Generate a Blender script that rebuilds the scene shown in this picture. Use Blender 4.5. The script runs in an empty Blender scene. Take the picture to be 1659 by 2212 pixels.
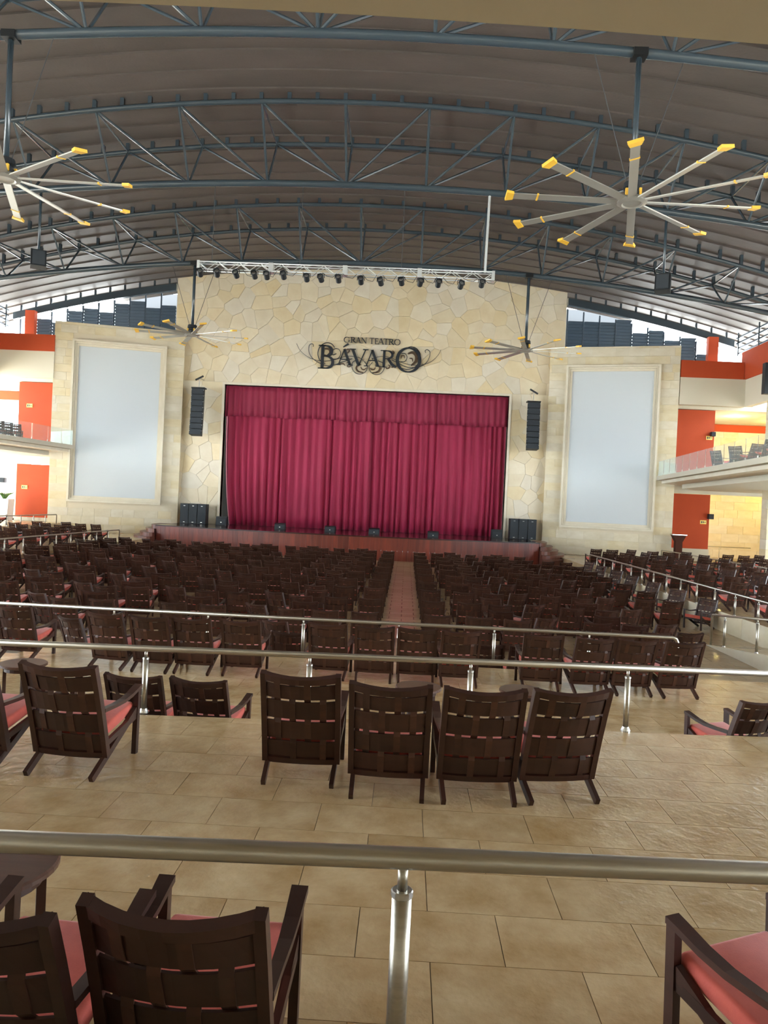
import bpy, bmesh, math, random
import numpy as np
from math import sin, cos, pi, radians, atan, sqrt, hypot
random.seed(7)
SC = bpy.context.scene
COL = SC.collection

# ------------------------------------------------------------------ camera
FPX, CX, CY = 1600.0, 829.5, 1106.0
ROLL, YAW, PIT = radians(2.65), atan(47.8 / FPX), atan(17.2 / FPX)
CAMP = np.array([0, 0, 1.75])
fw = np.array([-sin(YAW) * cos(PIT), cos(YAW) * cos(PIT), -sin(PIT)])
r0 = np.array([cos(YAW), sin(YAW), 0.0]); u0 = np.cross(r0, fw)
rv = cos(ROLL) * r0 + sin(ROLL) * u0
uv = -sin(ROLL) * r0 + cos(ROLL) * u0
cam_d = bpy.data.cameras.new('camera'); cam = bpy.data.objects.new('camera', cam_d); COL.objects.link(cam)
cam_d.sensor_fit = 'HORIZONTAL'; cam_d.sensor_width = 36.0; cam_d.lens = 36.0 * FPX / 1659.0
cam_d.clip_start = 0.05; cam_d.clip_end = 500
from mathutils import Matrix, Vector
cam.matrix_world = Matrix(((rv[0], uv[0], -fw[0], CAMP[0]), (rv[1], uv[1], -fw[1], CAMP[1]),
                           (rv[2], uv[2], -fw[2], CAMP[2]), (0, 0, 0, 1)))
SC.camera = cam

# ------------------------------------------------------------------ sky and exposure
world = bpy.data.worlds.new('sky'); SC.world = world; world.use_nodes = True
bg = world.node_tree.nodes['Background']
bg.inputs[0].default_value = (0.80, 0.91, 1.0, 1); bg.inputs[1].default_value = 6.0
sun_d = bpy.data.lights.new('sun', 'SUN'); sun_d.energy = 34.0; sun_d.angle = 0.02; sun_d.color = (1.0, 0.98, 0.94)
sun = bpy.data.objects.new('sun', sun_d); COL.objects.link(sun); sun.location = (0, 0, 60); sun.rotation_euler = (radians(24), radians(-12), 0)
SC.view_settings.view_transform = 'Standard'; SC.view_settings.look = 'None'
SC.view_settings.gamma = 1.0; SC.view_settings.use_curve_mapping = False
SC.view_settings.exposure = 1.16
SC.cycles.use_denoising = True
SC.cycles.max_bounces = 10; SC.cycles.diffuse_bounces = 6; SC.cycles.glossy_bounces = 4
SC.cycles.transparent_max_bounces = 12
SC.cycles.sample_clamp_indirect = 8.0

# ------------------------------------------------------------------ pixel helpers (1659 x 2212)
def ray(x, y): return fw + rv * (x - CX) / FPX - uv * (y - CY) / FPX
def PY(x, y, Y):
    d = ray(x, y); return CAMP + d * (Y / d[1])
def PZ(x, y, z):
    d = ray(x, y); return CAMP + d * ((z - CAMP[2]) / d[2])
def proj(p):
    q = np.array(p, float) - CAMP; z = q @ fw
    if z <= 0.05: return None
    return CX + FPX * (q @ rv) / z, CY - FPX * (q @ uv) / z

# ------------------------------------------------------------------ materials
def lin(c):
    return tuple(((v / 255 + 0.055) / 1.055) ** 2.4 if v > 10 else v / 255 / 12.92 for v in c) + (1,)
MATS = {}
def mat(name, rgb, rough=0.6, metal=0.0, var=0.0, scale=(4, 4, 4), amt=0.0, rgb2=None, bump=0.0, bscale=None, spec=0.5, rnd=0.0, hue=0.0, trans=0.0, emit=None, coat=0.0, sheen=0.0, alpha=1.0):
    """principled material: base colour mixed to rgb2 by noise, per-object random value shift, bump"""
    m = bpy.data.materials.new(name); m.use_nodes = True; MATS[name] = m
    nt = m.node_tree; N = nt.nodes; L = nt.links
    b = N['Principled BSDF']
    b.inputs['Roughness'].default_value = rough; b.inputs['Metallic'].default_value = metal
    b.inputs['Specular IOR Level'].default_value = spec
    if coat: b.inputs['Coat Weight'].default_value = coat; b.inputs['Coat Roughness'].default_value = 0.15
    if sheen: b.inputs['Sheen Weight'].default_value = sheen
    if trans: b.inputs['Transmission Weight'].default_value = trans; b.inputs['IOR'].default_value = 1.1
    if alpha < 1: b.inputs['Alpha'].default_value = alpha
    if emit:
        b.inputs['Emission Color'].default_value = lin(emit[0]); b.inputs['Emission Strength'].default_value = emit[1]
    base = lin(rgb); b.inputs['Base Color'].default_value = base
    tc = N.new('ShaderNodeTexCoord'); mp = N.new('ShaderNodeMapping'); mp.inputs['Scale'].default_value = scale
    L.new(tc.outputs['Object'], mp.inputs['Vector'])
    oi = N.new('ShaderNodeObjectInfo')
    col = None
    if amt:
        ad = N.new('ShaderNodeVectorMath'); ad.operation = 'ADD'
        sc = N.new('ShaderNodeMath'); sc.operation = 'MULTIPLY'; sc.inputs[1].default_value = 37.0
        L.new(oi.outputs['Random'], sc.inputs[0]); L.new(mp.outputs[0], ad.inputs[0]); L.new(sc.outputs[0], ad.inputs[1])
        nz = N.new('ShaderNodeTexNoise'); nz.inputs['Scale'].default_value = 1.0; nz.inputs['Detail'].default_value = 5
        nz.inputs['Roughness'].default_value = 0.6
        L.new(ad.outputs[0], nz.inputs['Vector'])
        rp = N.new('ShaderNodeValToRGB'); rp.color_ramp.elements[0].position = 0.5 - 0.25; rp.color_ramp.elements[1].position = 0.75
        rp.color_ramp.elements[0].color = base; rp.color_ramp.elements[1].color = lin(rgb2 or rgb)
        L.new(nz.outputs['Fac'], rp.inputs[0]); col = rp.outputs[0]
    if rnd or hue:
        hs = N.new('ShaderNodeHueSaturation')
        if col: L.new(col, hs.inputs['Color'])
        else: hs.inputs['Color'].default_value = base
        mr = N.new('ShaderNodeMapRange'); mr.inputs[3].default_value = 1 - rnd; mr.inputs[4].default_value = 1 + rnd
        L.new(oi.outputs['Random'], mr.inputs[0]); L.new(mr.outputs[0], hs.inputs['Value'])
        if hue:
            wn = N.new('ShaderNodeTexWhiteNoise'); wn.noise_dimensions = '1D'
            L.new(oi.outputs['Random'], wn.inputs['W'])
            m2 = N.new('ShaderNodeMapRange'); m2.inputs[3].default_value = 1 - hue * 8; m2.inputs[4].default_value = 1 + hue * 8
            L.new(wn.outputs['Value'], m2.inputs[0]); L.new(m2.outputs[0], hs.inputs['Saturation'])
        col = hs.outputs[0]
    if col: L.new(col, b.inputs['Base Color'])
    if bump:
        n2 = N.new('ShaderNodeTexNoise'); n2.inputs['Scale'].default_value = bscale or 8.0; n2.inputs['Detail'].default_value = 4
        L.new(mp.outputs[0] if not bscale else tc.outputs['Object'], n2.inputs['Vector'])
        bp = N.new('ShaderNodeBump'); bp.inputs['Strength'].default_value = bump; bp.inputs['Distance'].default_value = 0.02
        L.new(n2.outputs['Fac'], bp.inputs['Height']); L.new(bp.outputs[0], b.inputs['Normal'])
    return m

mat('tile', (214, 190, 150), 0.17, scale=(2.6, 2.6, 2.6), amt=1, rgb2=(172, 138, 92), bump=0.5, bscale=11, rnd=0.06, spec=0.5)
mat('grout', (120, 105, 84), 0.7)
mat('edge_stone', (190, 172, 140), 0.35, scale=(2, 2, 2), amt=1, rgb2=(170, 150, 118))
mat('chair_wood', (64, 38, 29), 0.38, scale=(3, 3, 14), amt=1, rgb2=(50, 28, 21), rnd=0.25, spec=0.45)
mat('strap_wood', (76, 46, 33), 0.38, scale=(3, 3, 14), amt=1, rgb2=(56, 32, 23), rnd=0.3, spec=0.45)
mat('coral_cushion', (214, 96, 78), 0.75, scale=(10, 10, 10), amt=1, rgb2=(196, 80, 66), bump=0.08, bscale=160, sheen=0.3)
mat('matte_wood', (70, 40, 30), 0.8, spec=0.15)
mat('table_wood', (92, 62, 48), 0.35, scale=(2, 22, 2), amt=1, rgb2=(66, 42, 32), rnd=0.1)
mat('steel', (200, 195, 184), 0.36, metal=1.0, scale=(2, 60, 60), amt=1, rgb2=(176, 170, 158))
mat('blue_steel', (58, 70, 78), 0.22, spec=0.8)
mat('roof_deck', (96, 87, 83), 0.6, scale=(0.25, 0.8, 0.8), amt=1, rgb2=(80, 73, 69), bump=0.35, bscale=9, rnd=0.05)
mat('flagstone', (224, 212, 186), 0.62, scale=(1.1, 1.1, 1.1), amt=1, rgb2=(212, 196, 166), bump=0.25, bscale=5, rnd=0.05, hue=0.04)
mat('mortar', (214, 202, 178), 0.9)
mat('ashlar', (222, 212, 188), 0.6, scale=(1.2, 1.2, 2.2), amt=1, rgb2=(206, 192, 160), bump=0.18, bscale=6, rnd=0.05, hue=0.03)
mat('stone_trim', (222, 214, 196), 0.55, scale=(1, 1, 1), amt=1, rgb2=(210, 200, 178))
mat('screen_white', (200, 206, 210), 0.5)
mat('curtain_red', (156, 14, 64), 0.72, scale=(2, 2, 0.3), amt=1, rgb2=(138, 12, 52), sheen=0.08)
mat('valance_red', (146, 22, 62), 0.72, scale=(2, 2, 0.3), amt=1, rgb2=(130, 20, 52), sheen=0.1)
mat('stage_board', (130, 54, 36), 0.35, scale=(5, 5, 0.6), amt=1, rgb2=(92, 40, 32), rnd=0.28, spec=0.5)
mat('stage_floor', (66, 44, 38), 0.16, scale=(6, 0.6, 1), amt=1, rgb2=(52, 34, 30))
mat('step_wood', (120, 68, 54), 0.35, scale=(2, 2, 2), amt=1, rgb2=(98, 54, 44))
mat('black_box', (34, 38, 42), 0.5, spec=0.4)
mat('black_grille', (42, 48, 54), 0.75)
mat('dark_metal', (40, 42, 44), 0.45, metal=0.6)
mat('chrome', (210, 210, 208), 0.28, metal=1.0)
mat('letter_dark', (40, 46, 54), 0.4, metal=0.3)
mat('bronze', (92, 74, 58), 0.4, metal=0.5)
mat('alu', (214, 218, 218), 0.35, metal=0.55)
mat('blade_alu', (170, 168, 160), 0.4, metal=0.5)
mat('yellow', (236, 186, 66), 0.5)
mat('orange_wall', (186, 74, 34), 0.8, scale=(1, 1, 1), amt=1, rgb2=(178, 68, 30))
mat('cream', (204, 197, 178), 0.8)
mat('soffit', (186, 172, 142), 0.85, scale=(0.6, 0.6, 0.6), amt=1, rgb2=(178, 164, 134))
mat('louvre', (66, 82, 98), 0.45)
mat('glass', (242, 250, 248), 0.03, trans=0.92, spec=0.5)
mat('planter_white', (230, 230, 226), 0.6)
mat('leaf', (70, 104, 44), 0.6, rnd=0.3)
mat('soil_ground', (200, 202, 200), 0.9)
mat('lawn', (96, 124, 62), 0.9, scale=(0.5, 0.5, 0.5), amt=1, rgb2=(120, 140, 78))
mat('sign_yellow', (240, 214, 110), 0.5)
mat('cable', (60, 62, 64), 0.6)
mat('lamp_glow', (255, 236, 190), 0.5, emit=((255, 226, 160), 14.0))

# main hall floor: running-bond tiles too far away to be pieces
def brick_floor():
    m = bpy.data.materials.new('tile_far'); m.use_nodes = True; MATS['tile_far'] = m
    nt = m.node_tree; N = nt.nodes; L = nt.links; b = N['Principled BSDF']; b.inputs['Roughness'].default_value = 0.22
    tc = N.new('ShaderNodeTexCoord'); br = N.new('ShaderNodeTexBrick')
    br.inputs['Scale'].default_value = 1.0; br.inputs['Brick Width'].default_value = 0.78; br.inputs['Row Height'].default_value = 0.48
    br.inputs['Mortar Size'].default_value = 0.006; br.offset = 0.5
    br.inputs['Color1'].default_value = lin((186, 164, 130)); br.inputs['Color2'].default_value = lin((174, 150, 116)); br.inputs['Mortar'].default_value = lin((128, 110, 88))
    L.new(tc.outputs['Object'], br.inputs['Vector']); L.new(br.outputs['Color'], b.inputs['Base Color'])
brick_floor()

# ------------------------------------------------------------------ mesh building
class MB:
    def __init__(s): s.v = []; s.f = []
    def add(s, vs, fs):
        o = len(s.v); s.v += [tuple(map(float, p)) for p in vs]; s.f += [tuple(i + o for i in f) for f in fs]; return s
    def box(s, c, d, M=None):
        x, y, z = d[0] / 2, d[1] / 2, d[2] / 2
        vs = [Vector(p) for p in ((-x, -y, -z), (x, -y, -z), (x, y, -z), (-x, y, -z), (-x, -y, z), (x, -y, z), (x, y, z), (-x, y, z))]
        if M is not None: vs = [M @ p for p in vs]
        return s.hexa([p + Vector(c) for p in vs])
    def hexa(s, p):
        return s.add(p, [(0, 3, 2, 1), (4, 5, 6, 7), (0, 1, 5, 4), (1, 2, 6, 5), (2, 3, 7, 6), (3, 0, 4, 7)])
    def bar(s, a, b, w, h, up=(0, 0, 1)):
        """rectangular bar from a to b; w across, h along 'up'"""
        a, b = Vector(a), Vector(b); d = (b - a).normalized(); x = d.cross(Vector(up))
        x = x.normalized() if x.length > 1e-5 else Vector((1, 0, 0)); z = x.cross(d).normalized(); x *= w / 2; z *= h / 2
        return s.hexa([a - x - z, a + x - z, b + x - z, b - x - z, a - x + z, a + x + z, b + x + z, b - x + z])
    def tube(s, path, r, n=8, cap=True, closed=False):
        P = [Vector(p) for p in path]; m = len(P); R = r if hasattr(r, '__len__') else [r] * m
        ref = None; vs = []
        for i in range(m):
            d = (P[min(i + 1, m - 1)] - P[max(i - 1, 0)]).normalized()
            if ref is None:
                ref = d.cross(Vector((0, 0, 1)));
                if ref.length < 1e-3: ref = Vector((1, 0, 0))
            ref = (ref - d * ref.dot(d)).normalized(); q = d.cross(ref)
            for k in range(n):
                a = 2 * pi * k / n; vs.append(P[i] + (ref * cos(a) + q * sin(a)) * R[i])
        fs = [(i * n + k, i * n + (k + 1) % n, (i + 1) * n + (k + 1) % n, (i + 1) * n + k) for i in range(m - 1) for k in range(n)]
        if cap: fs += [tuple(range(n))[::-1], tuple((m - 1) * n + k for k in range(n))]
        return s.add(vs, fs)
    def lathe(s, prof, c=(0, 0, 0), n=16):
        vs = [(c[0] + r * cos(2 * pi * k / n), c[1] + r * sin(2 * pi * k / n), c[2] + z) for r, z in prof for k in range(n)]
        m = len(prof)
        fs = [(i * n + k, i * n + (k + 1) % n, (i + 1) * n + (k + 1) % n, (i + 1) * n + k) for i in range(m - 1) for k in range(n)]
        fs += [tuple(range(n))[::-1], tuple((m - 1) * n + k for k in range(n))]
        return s.add(vs, fs)
    def prism(s, poly, fn, d0, d1):
        """poly 2-D points; fn(a,b,depth)->3-D"""
        n = len(poly); vs = [fn(a, b, d0) for a, b in poly] + [fn(a, b, d1) for a, b in poly]
        return s.add(vs, [tuple(range(n))[::-1], tuple(range(n, 2 * n))] + [(k, (k + 1) % n, n + (k + 1) % n, n + k) for k in range(n)])
    def mesh(s, name, m, smooth=False, bevel=0):
        me = bpy.data.meshes.new(name); me.from_pydata(s.v, [], s.f)
        bm = bmesh.new(); bm.from_mesh(me)
        if bevel: bmesh.ops.bevel(bm, geom=bm.edges[:], offset=bevel, segments=3, affect='EDGES', profile=0.5)
        bmesh.ops.recalc_face_normals(bm, faces=bm.faces)
        bm.to_mesh(me); bm.free()
        me.materials.append(MATS[m])
        if smooth: me.polygons.foreach_set('use_smooth', [True] * len(me.polygons))
        return me
    def build(s, name, m, parent=None, smooth=False, bevel=0, loc=(0, 0, 0)):
        return link(name, s.mesh(name, m, smooth, bevel), parent, loc)

def link(name, data, parent=None, loc=(0, 0, 0), rz=0):
    o = bpy.data.objects.new(name, data); COL.objects.link(o); o.location = loc; o.rotation_euler = (0, 0, rz)
    if parent: o.parent = parent
    return o
def tag(o, label, cat, group=None):
    o['label'] = label; o['category'] = cat
    if group: o['group'] = group
    return o
def thing(name, label, cat, loc=(0, 0, 0), rz=0, group=None):
    return tag(link(name, None, None, loc, rz), label, cat, group)
def struct(o, label=None, cat=None):
    o['kind'] = 'structure'
    if label: o['label'] = label
    if cat: o['category'] = cat
    return o
def XY(f): return f
def clip(poly, a, b, c):
    """keep a*x+b*y<=c"""
    out = []
    for i in range(len(poly)):
        p, q = poly[i], poly[(i + 1) % len(poly)]
        dp, dq = a * p[0] + b * p[1] - c, a * q[0] + b * q[1] - c
        if dp <= 0: out.append(p)
        if dp * dq < 0:
            t = dp / (dp - dq); out.append((p[0] + (q[0] - p[0]) * t, p[1] + (q[1] - p[1]) * t))
    return out
def area(p): return abs(sum(p[i][0] * p[i - 1][1] - p[i - 1][0] * p[i][1] for i in range(len(p)))) / 2
def inset(poly, g):
    cx = sum(p[0] for p in poly) / len(poly); cy = sum(p[1] for p in poly) / len(poly)
    out = poly
    for i in range(len(poly)):
        p, q = poly[i], poly[(i + 1) % len(poly)]; ex, ey = q[0] - p[0], q[1] - p[1]; l = hypot(ex, ey)
        if l < 1e-6: continue
        nx, ny = ey / l, -ex / l
        if nx * (cx - p[0]) + ny * (cy - p[1]) > 0: nx, ny = -nx, -ny
        out = clip(out, nx, ny, nx * p[0] + ny * p[1] - g)
        if len(out) < 3: return []
    return out
ORD = ['zeroth', 'first', 'second', 'third', 'fourth', 'fifth', 'sixth', 'seventh', 'eighth', 'ninth', 'tenth', 'eleventh', 'twelfth', 'thirteenth', 'fourteenth', 'fifteenth', 'sixteenth', 'seventeenth', 'eighteenth', 'nineteenth', 'twentieth'] + ['%dth' % i for i in range(21, 90)]

XC = -3.3                                   # axis of the hall
def roof_z(x): return 18.68 - 0.0053 * (x - XC) ** 2
def top_z(x): return 18.35 - 0.0059 * (x - XC) ** 2
def bot_z(x): return 15.72 - 0.0036 * (x - XC) ** 2
def edge2(x): return 7.93 + 0.0656 * x      # front edge of the second terrace
Y_T1 = 13.78                                # front edge of the first terrace
ZT3, ZT2, ZT1, ZM = 0.0, -0.6, -1.2, -1.8
TW, TR = 0.78, 0.48

# ------------------------------------------------------------------ floors
def slab(name, poly, z0, z1, m): return struct(MB().prism(poly, lambda a, b, d: (a, b, d), z0, z1).build(name, m))
slab('floor_upper_terrace', [(-30, -6), (24, -6), (24, 3.2), (-1.2, 2.31), (-30, 1.3)], -0.595, 0.0, 'edge_stone')
f2 = slab('floor_middle_terrace', [(-30, 1.2), (24, 1.2), (24, edge2(24)), (-30, edge2(-30))], -1.18, ZT2 - 0.012, 'grout')
f1 = slab('floor_lower_terrace', [(-30, edge2(-30) + .02), (24, edge2(24) + .02), (24, Y_T1), (-30, Y_T1)], -1.78, ZT1 - 0.012, 'grout')
f0 = slab('floor_hall', [(-30, Y_T1 + .02), (10.25, Y_T1 + .02), (10.25, 56), (-30, 56)], -2.2, ZM, 'tile_far')
tile_mesh = None
def lay_tiles(parent, z, x0, x1, y0, y1, fit):
    n = 0
    for j in range(-2, 40):
        ya = 3.805 + (j - 3) * TR; yb = ya + TR
        if yb < y0 or ya > y1: continue
        off = 1.01 + (0 if (j % 2 == 0) else TW / 2)
        i0 = int((x0 - off) / TW) - 1
        for i in range(i0, i0 + int((x1 - x0) / TW) + 3):
            xa = off + i * TW; xb = xa + TW
            if xb < x0 or xa > x1: continue
            poly = fit([(xa, ya), (xb, ya), (xb, yb), (xa, yb)])
            if len(poly) < 3 or area(poly) < 0.01: continue
            poly = inset(poly, 0.0022)
            if len(poly) < 3: continue
            cx, cy = (xa + xb) / 2, (ya + yb) / 2
            top = inset(poly, 0.002)
            o = MB().prism([(a - cx, b - cy) for a, b in poly], lambda a, b, d: (a, b, d), -0.012, 0).build('tile', 'tile', parent, loc=(cx, cy, z)); n += 1
    return n
lay_tiles(f2, ZT2, -5.2, 5.6, 2.2, 8.6, lambda p: clip(clip(p, 0, -1, -2.2), -0.0656, 1, 7.93))
lay_tiles(f1, ZT1, -6.6, 7.8, 8.3, Y_T1, lambda p: clip(clip(p, 0, 1, Y_T1), 0.0656, -1, -7.95))
# tiles out of the camera's cone stay one plain surface
for par, z, xs, ya, yb in ((f2, ZT2, ((-30, -6.0), (6.4, 24)), 3.3, None), (f1, ZT1, ((-30, -7.4), (8.6, 24)), None, Y_T1)):
    for xa, xb in xs:
        p = [(xa, ya or edge2(xa) + .02), (xb, ya or edge2(xb) + .02), (xb, yb or edge2(xb)), (xa, yb or edge2(xa))]
        MB().prism(p, lambda a, b, d: (a, b, d), z - 0.012, z).build('side_paving', 'tile_far', par)

# side platforms of the hall, ramp on the right
struct(MB().box((17.7, 38.5, -1.55), (14.9, 35, 0.7)).build('floor_platform_right', 'tile_far'))
pw = thing('platform_wall', 'pale stone side of the raised platform right of the ramp', 'wall')
for i in range(16):
    ya = 14.0 + i * 1.7
    MB().box((10.235, ya + .85, -1.5), (0.05, 1.69, 0.6)).build('stone_slab', 'ashlar', pw)
struct(MB().box((-20.2, 38.5, -1.55), (6.8, 33, 0.7)).build('floor_platform_left', 'tile_far'))
struct(MB().box((-27.0, 38.5, -1.0), (6.6, 33, 0.8)).build('floor_platform_outer', 'tile_far'))
MBr = MB().add([(8.75, 21.2, -1.8), (10.2, 21.2, -1.8), (10.2, 13.9, -1.0), (8.75, 13.9, -1.0), (8.75, 21.2, -1.81), (10.2, 21.2, -1.81), (10.2, 13.9, -1.81), (8.75, 13.9, -1.81)],
               [(0, 1, 2, 3), (4, 7, 6, 5), (0, 4, 5, 1), (1, 5, 6, 2), (2, 6, 7, 3), (3, 7, 4, 0)])
tag(MBr.build('ramp', 'tile_far'), 'sloping tiled ramp beside the platform wall on the right', 'ramp')
kerb = MB().add([(8.62, 21.2, -1.8), (8.75, 21.2, -1.8), (8.75, 13.9, -0.99), (8.62, 13.9, -0.99), (8.62, 13.9, -1.8), (8.75, 13.9, -1.8)], [(0, 1, 2, 3), (0, 3, 4), (1, 5, 2), (3, 2, 5, 4), (0, 4, 5, 1)])
tag(kerb.build('ramp_kerb', 'ashlar'), 'pale wedge-shaped stone kerb along the ramp', 'kerb')

# ------------------------------------------------------------------ roof
roof = struct(link('ceiling', None))
def roof_sheet(ya, yb, dz):
    xs = np.linspace(-36, 30, 45); b = MB(); vs = []
    for y, zz in ((ya, 0.0), (yb, 0.075)):
        for x in xs: vs += [(x, y, roof_z(x) + zz + dz), (x, y, roof_z(x) + zz + dz + 0.16)]
    n = len(xs); fs = []
    for i in range(n - 1):
        a, c = 2 * i, 2 * n + 2 * i
        fs += [(a, a + 2, c + 2, c), (a + 1, c + 1, c + 3, a + 3), (a, a + 1, a + 3, a + 2), (c, c + 2, c + 3, c + 1)]
    return b.add(vs, fs)
for k in range(51):
    ya = -8.5 + k * 1.3
    roof_sheet(ya, ya + 1.34, random.uniform(-.008, .008)).build('roof_sheet', 'roof_deck', roof, smooth=False)

def arch(fn, y, x0, x1, n=48): return [(x, y, fn(x)) for x in np.linspace(x0, x1, n)]
def roof_truss(Y, label):
    t = thing('roof_truss', label, 'truss', (0, Y, 0), group='curved steel roof trusses')
    X0, X1, W = XC - 31.5, XC + 31.5, 1.85
    MB().tube(arch(top_z, -W, X0, X1), 0.11).build('top_chord', 'blue_steel', t, True)
    MB().tube(arch(top_z, W, X0, X1), 0.11).build('top_chord', 'blue_steel', t, True)
    MB().tube(arch(bot_z, 0, X0, X1), 0.15, 10).build('bottom_chord', 'blue_steel', t, True)
    for i in range(-9, 10):
        x = XC + 3.5 * i; xi = XC + 3.5 * (i - (i > 0) + (i < 0))
        for w in (-W, W):
            MB().tube([(x, w, top_z(x)), (x, 0, bot_z(x))], 0.055, 6).build('web_tube', 'blue_steel', t)
            if i: MB().tube([(x, w, top_z(x)), (xi, 0, bot_z(xi))], 0.055, 6).build('web_tube', 'blue_steel', t)
        MB().tube([(x, -W, top_z(x)), (x, W, top_z(x))], 0.05, 6).build('cross_tie', 'blue_steel', t)
    for i in range(-26, 27):
        x = XC + 1.17 * i
        for w in (-W, W):
            h = roof_z(x) - top_z(x)
            MB().box((x, w, top_z(x) + h / 2), (0.16, 0.16, h)).build('roof_bracket', 'blue_steel', t)
    return t
roof_truss(22.2, 'curved steel roof truss nearest the camera, cut by the picture top')
roof_truss(32.7, 'curved steel roof truss in the middle, carrying the lighting bar')
roof_truss(43.3, 'curved steel roof truss furthest back, just before the stage wall')

# ceiling slab of the gallery over the camera
sof = MB(); fr = [(-14, 1.7)] + [tuple(PZ(px, py, 3.36)[:2]) for px, py in ((-300, -24), (90, 0), (450, 15), (830, 35), (1250, 63), (1659, 96), (1900, 118))] + [(6, 3.1), (14, 3.6)]
sof.prism(fr + [(14, -6), (-14, -6)], lambda a, b, d: (a, b, d), 3.36, 3.75)
struct(sof.build('ceiling_gallery', 'soffit'), 'plain beige gallery soffit crossing the top edge of the picture')
struct(MB().box((-3, -6.1, 8.6), (62, 0.2, 21.2)).build('wall_rear_light_block', 'cream'))  # unseen wall added behind the camera to shut out sun and rear daylight

# ------------------------------------------------------------------ stage wall of flagstones
PX0, PX1, PZ0, PZ1 = -13.68, 7.08, -0.3, 9.97
WX0, WX1, YW = -17.5, 10.9, 54.0
mw = MB()
mw.box(((WX0 + PX0) / 2, YW + .3, 4), (PX0 - WX0, 0.56, 12.2)); mw.box(((WX1 + PX1) / 2, YW + .3, 4), (WX1 - PX1, 0.56, 12.2))
xs = np.linspace(WX0, WX1, 13)
mw.prism([(WX0, PZ1), (WX1, PZ1)] + [(x, roof_z(x) + .02) for x in xs[::-1]], lambda a, b, d: (a, d, b), YW + .02, YW + .58)
wall = struct(mw.build('wall_stage', 'mortar'))
def flagstones(region, n, y):
    x0 = min(p[0] for p in region); x1 = max(p[0] for p in region); z0 = min(p[1] for p in region); z1 = max(p[1] for p in region)
    cell = sqrt((x1 - x0) * (z1 - z0) / n); seeds = []
    nx, nz = max(1, round((x1 - x0) / cell)), max(1, round((z1 - z0) / cell))
    for i in range(nx):
        for j in range(nz):
            seeds.append((x0 + (i + .5 + random.uniform(-.47, .47)) * (x1 - x0) / nx, z0 + (j + .5 + random.uniform(-.47, .47)) * (z1 - z0) / nz))
    for i, s in enumerate(seeds):
        poly = list(region)
        for q in sorted(seeds, key=lambda q: (q[0] - s[0]) ** 2 + (q[1] - s[1]) ** 2)[1:22]:
            a, b = q[0] - s[0], q[1] - s[1]
            poly = clip(poly, a, b, a * (q[0] + s[0]) / 2 + b * (q[1] + s[1]) / 2)
            if len(poly) < 3: break
        if len(poly) < 3: continue
        big = inset(poly, 0.008); sm = inset(poly, 0.03)
        if len(big) < 3: continue
        th = random.uniform(0.018, 0.034)
        MB().prism([(a - s[0], b - s[1]) for a, b in big], lambda a, b, d: (a, d, b), 0.03, -th).build('flagstone', 'flagstone', wall, loc=(s[0], y, s[1]))
flagstones([(WX0, PZ1 + .17), (WX1, PZ1 + .17), (WX1, roof_z(WX1)), (-3.3 + 7, roof_z(3.7)), (-3.3, roof_z(-3.3)), (-10.3, roof_z(-10.3)), (WX0, roof_z(WX0))], 236, YW)
flagstones([(WX0, -0.3), (PX0 - .17, -0.3), (PX0 - .17, PZ1 + .17), (WX0, PZ1 + .17)], 42, YW)
flagstones([(PX1 + .17, -0.3), (WX1, -0.3), (WX1, PZ1 + .17), (PX1 + .17, PZ1 + .17)], 42, YW)
tr = thing('proscenium_trim', 'smooth pale stone border around the curtained stage opening', 'trim')
MB().box((PX0 - .08, YW + .22, (PZ0 + PZ1) / 2), (0.16, 0.66, PZ1 - PZ0)).build('side_trim', 'stone_trim', tr)
MB().box((PX1 + .08, YW + .22, (PZ0 + PZ1) / 2), (0.16, 0.66, PZ1 - PZ0)).build('side_trim', 'stone_trim', tr)
MB().box(((PX0 + PX1) / 2, YW + .22, PZ1 + .08), (PX1 - PX0 + .32, 0.66, 0.16)).build('top_trim', 'stone_trim', tr)
struct(MB().box((-3.3, 60, 8), (40, 0.2, 20)).build('wall_backstage', 'black_box'))

# ------------------------------------------------------------------ curtain
def fold_profile(x0, x1, amp, seed, pitch):
    rnd = random.Random(seed); xs = [x0]
    while xs[-1] < x1: xs.append(xs[-1] + pitch * rnd.uniform(.55, 1.5))
    am = [amp * rnd.uniform(.5, 1.25) * (1 if i % 2 else -1) for i in range(len(xs))]
    def f(x):
        i = min(max(int(np.searchsorted(xs, x)) - 1, 0), len(xs) - 2)
        t = (x - xs[i]) / (xs[i + 1] - xs[i]); t = min(max(t, 0), 1); t = t * t * (3 - 2 * t)
        return am[i] * (1 - t) + am[i + 1] * t
    return f
def drape(x0, x1, z0, z1, y, amp, seed, pitch, step, rows, hem=None, spread=0.0, dirn=0):
    f = fold_profile(x0 - 2, x1 + 2, amp, seed, pitch); xs = np.arange(x0, x1 + step, step); n = len(xs); vs = []
    for j in range(rows + 1):
        t = j / rows
        for x in xs:
            zb = z0 + (hem(x) if hem else 0); z = zb + (z1 - zb) * t
            flare = (1 - t) ** 3
            e = (x - x0 if dirn < 0 else x1 - x) if dirn else 9
            xx = x + (dirn * -0.5 * flare * max(0, 1 - e / 3.0) if dirn else 0)
            vs.append((xx, y + f(x) * (0.55 + 0.45 * (1 - t)) + 0.03 * sin(x * 9 + t * 3), z))
    fs = [(j * n + i, j * n + i + 1, (j + 1) * n + i + 1, (j + 1) * n + i) for j in range(rows) for i in range(n - 1)]
    return MB().add(vs, fs)
c1 = drape(PX0 + .05, -2.9, -0.29, 9.9, YW + .62, 0.15, 3, 0.24, 0.045, 10, dirn=-1).build('stage_curtain', 'curtain_red', smooth=True)
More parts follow.
